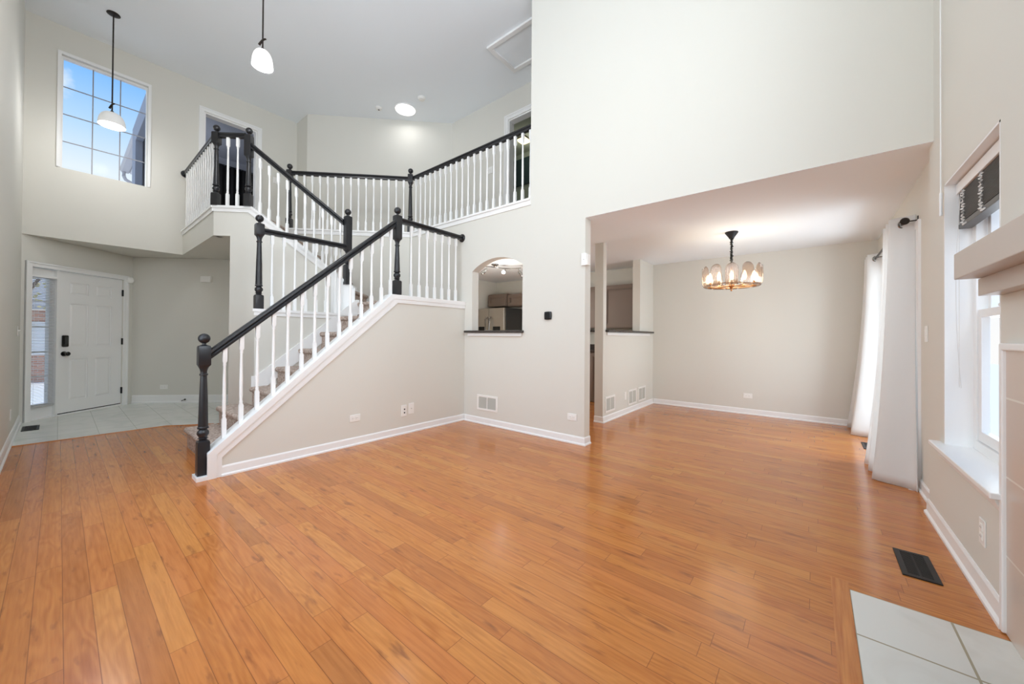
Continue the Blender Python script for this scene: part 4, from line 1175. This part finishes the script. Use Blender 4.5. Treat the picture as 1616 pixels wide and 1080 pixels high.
# ---------------------------------------------------------------- ceiling fittings upstairs
t = thing('ceiling_light', (3.895, 5.69, CZ), 'round glowing flush light on the ceiling over the upper hall', 'ceiling light')
MB(Matrix.Translation((3.895, 5.69, CZ)) @ Matrix.Rotation(pi, 4, 'X')).loft([(0, .185, 0), (.015, .185, 0), (.018, .178, 0)], 40).build('rim', M['white'], t, smooth=True)
MB(Matrix.Translation((3.895, 5.69, CZ)) @ Matrix.Rotation(pi, 4, 'X')).loft([(.012, .176, 0), (.026, .172, 0), (.038, .15, 0), (.046, .10, 0), (.049, .03, 0)], 40).build('diffuser', M['disc'], t, smooth=True)
l = bpy.data.lights.new('ceiling_light_lamp', 'AREA'); l.shape = 'DISK'; l.size = .34; l.energy = 2.2
lo = bpy.data.objects.new('ceiling_light_lamp', l); lo.location = (3.895, 5.69, CZ-.06); COL.objects.link(lo)
def detector(x, y, r, label):
    t = thing('smoke_detector', (x, y, CZ), label, 'smoke detector')
    T = Matrix.Translation((x, y, CZ)) @ Matrix.Rotation(pi, 4, 'X')
    MB(T).loft([(0, r, 0), (.012, r, 0), (.018, r*.9, 0), (.034, r*.8, 0), (.042, r*.45, 0)], 24).build('housing', M['plastic'], t, smooth=True)
    MB(T).loft([(.0335, r*.30, 0), (.0445, r*.28, 0)], 12).build('vent', M['slot'] if r < .06 else M['plastic'], t)
detector(3.575, 6.03, .055, 'small white ceiling detector with a dark centre, beside the round light')
detector(3.885, 5.205, .065, 'plain white ceiling detector between the round light and the attic hatch')
t = thing('attic_hatch', (4.06, 3.15, CZ), 'white framed attic hatch panel on the high ceiling', 'hatch')
MB().panel(rect(3.765, 4.38, 2.70, 3.575), [rect(3.83, 4.315, 2.765, 3.51)], lambda u, v, w: (u, v, CZ-w), .03).build('hatch_frame', M['white'], t, bevel=.006)
MB().box(3.83, 4.315, 2.765, 3.51, CZ-.008, CZ-.001).build('hatch_panel', M['ceil'], t)
# spare room: ceiling light and dark picture
t = thing('ceiling_light', (5.93, 4.56, 5.16), 'square warm ceiling light seen through the hall doorway', 'ceiling light')
MB().box(5.83, 6.03, 4.47, 4.66, 5.10, 5.16).build('diffuser', M['yellow'], t, bevel=.01)
MB().box(5.82, 6.04, 4.46, 4.67, 5.14, 5.159).build('rim', M['bronze'], t)
l = bpy.data.lights.new('spare_room_lamp', 'POINT'); l.energy = 3; l.color = (1, .92, .75); l.shadow_soft_size = .1
lo = bpy.data.objects.new('spare_room_lamp', l); lo.location = (5.93, 4.56, 4.98); COL.objects.link(lo)
t = thing('wall_panel', (6.395, 5.0, 4.46), 'dark teal panel on the wall of the room beyond the hall doorway', 'wall panel')
MB().box(6.37, 6.398, 4.45, 5.36, 4.46, 5.04).build('board', M['teal'], t)
# bedroom curtain and a white board standing in for the bright window below it
t = thing('blackout_curtain', (2.6, 10.5, 3.9), 'black curtain in the bedroom beyond the upstairs doorway', 'curtain')
m = MB(); V = []
for i in range(61):
    x = 1.9+1.35*i/60; y = 10.5+.03*sin(i*1.3)
    V.append((m.v((x, y, 4.02)), m.v((x, y, 5.02))))
for i in range(60): m.face((V[i][0], V[i+1][0], V[i+1][1], V[i][1]))
o = m.build('cloth', M['blackcloth'], t, smooth=True); o.modifiers.new('solid', 'SOLIDIFY').thickness = .004
MB().tube([(1.85, 10.5, 5.03), (3.3, 10.5, 5.03)], .012, 8).build('rod', M['blackmetal'], t)
trim('bright_window_board', MB().box(1.9, 3.2, 10.56, 10.60, F2+.9, 4.0))

# ---------------------------------------------------------------- outdoors
struct('ground', MB().box(-30, 40, 9.3, 60, -.6, -.5).box(-30, 40, -40, -1.6, -.6, -.5).box(-30, -1.2, -1.6, 9.3, -.6, -.5), M['snow'])
t = thing('roof_eave', (1.3, 12, 5.4), 'grey roof eave with gutter and lined soffit outside the high entry window', 'roof')
MB().prism([(1.16, 9.0, 5.50), (1.02, 9.0, 5.50), (.99, 9.0, 5.56), (.99, 9.0, 5.64), (1.16, 9.0, 5.64)], (0, 5.5, 0)).build('gutter', M['gutter'], t, bevel=.01)
m = MB()
for i in range(36): m.box(1.17, 2.1, 9.0+.15*i, 9.0+.15*i+.14, 5.47+.004*(i % 2), 5.49)
m.build('soffit', M['grey_siding'], t)
MB().prism([(1.0, 9.0, 5.66), (2.1, 9.0, 6.2), (2.1, 9.0, 5.5), (1.17, 9.0, 5.5)], (0, 5.4, 0)).build('shingles', M['gutter'], t)
MB().tube([(1.06, 14.4, 5.5), (1.06, 14.4, 5.38), (1.09, 14.4, 5.30), (1.2, 14.4, 5.24), (1.42, 14.4, 5.15), (1.50, 14.4, 5.08), (1.52, 14.4, 4.9)], .04, 10).build('downspout', M['gutter'], t, smooth=True)
t = thing('brick_house', (-3, 20, -.5), 'red brick house across the way seen through the sidelight', 'house')
MB().box(-7, 2, 20, 26, -.5, 1.9).build('wall', M['brick'], t)
MB().prism([(-7.4, 19.6, 1.9), (2.4, 19.6, 1.9), (2.4, 23, 4.2), (-7.4, 23, 4.2)], (0, 0, .15)).build('roof', M['gutter'], t)
MB().box(-1.4, -.3, 19.95, 20.02, .4, 1.5).build('window', M['white'], t)
t = thing('tree', (-.9, 15.5, -.5), 'bare branched tree with pale leaves seen through the sidelight', 'tree')
MB().tube([(-.9, 15.5, -.5), (-.88, 15.5, 1.2), (-.8, 15.6, 2.4), (-.6, 15.6, 4.0)], [.13, .11, .08, .04], 8).tube([(-.88, 15.5, 1.3), (-.5, 15.4, 2.2), (-.1, 15.3, 3.0)], [.06, .04, .02], 6).tube([(-.86, 15.5, 1.5), (-1.3, 15.6, 2.3), (-1.8, 15.6, 3.1)], [.06, .04, .02], 6).build('trunk', M['bark'], t, smooth=True)
m = MB(); rng = random.Random(11)
for i in range(500):
    a, b = rng.uniform(-1, 1), rng.uniform(-1, 1); z = rng.uniform(1.7, 4.2)
    c = Vector((-.8+a*1.3, 15.5+b*.8, z)); u = Vector((rng.uniform(-1, 1), rng.uniform(-1, 1), rng.uniform(-1, 1))).normalized()*.06; w = u.cross(Vector((rng.uniform(-1, 1), rng.uniform(-1, 1), rng.uniform(-1, 1)))).normalized()*.04
    m.face([m.v(c-u), m.v(c+w), m.v(c+u), m.v(c-w)])
m.build('leaves', M['leaf'], t, kind='stuff')
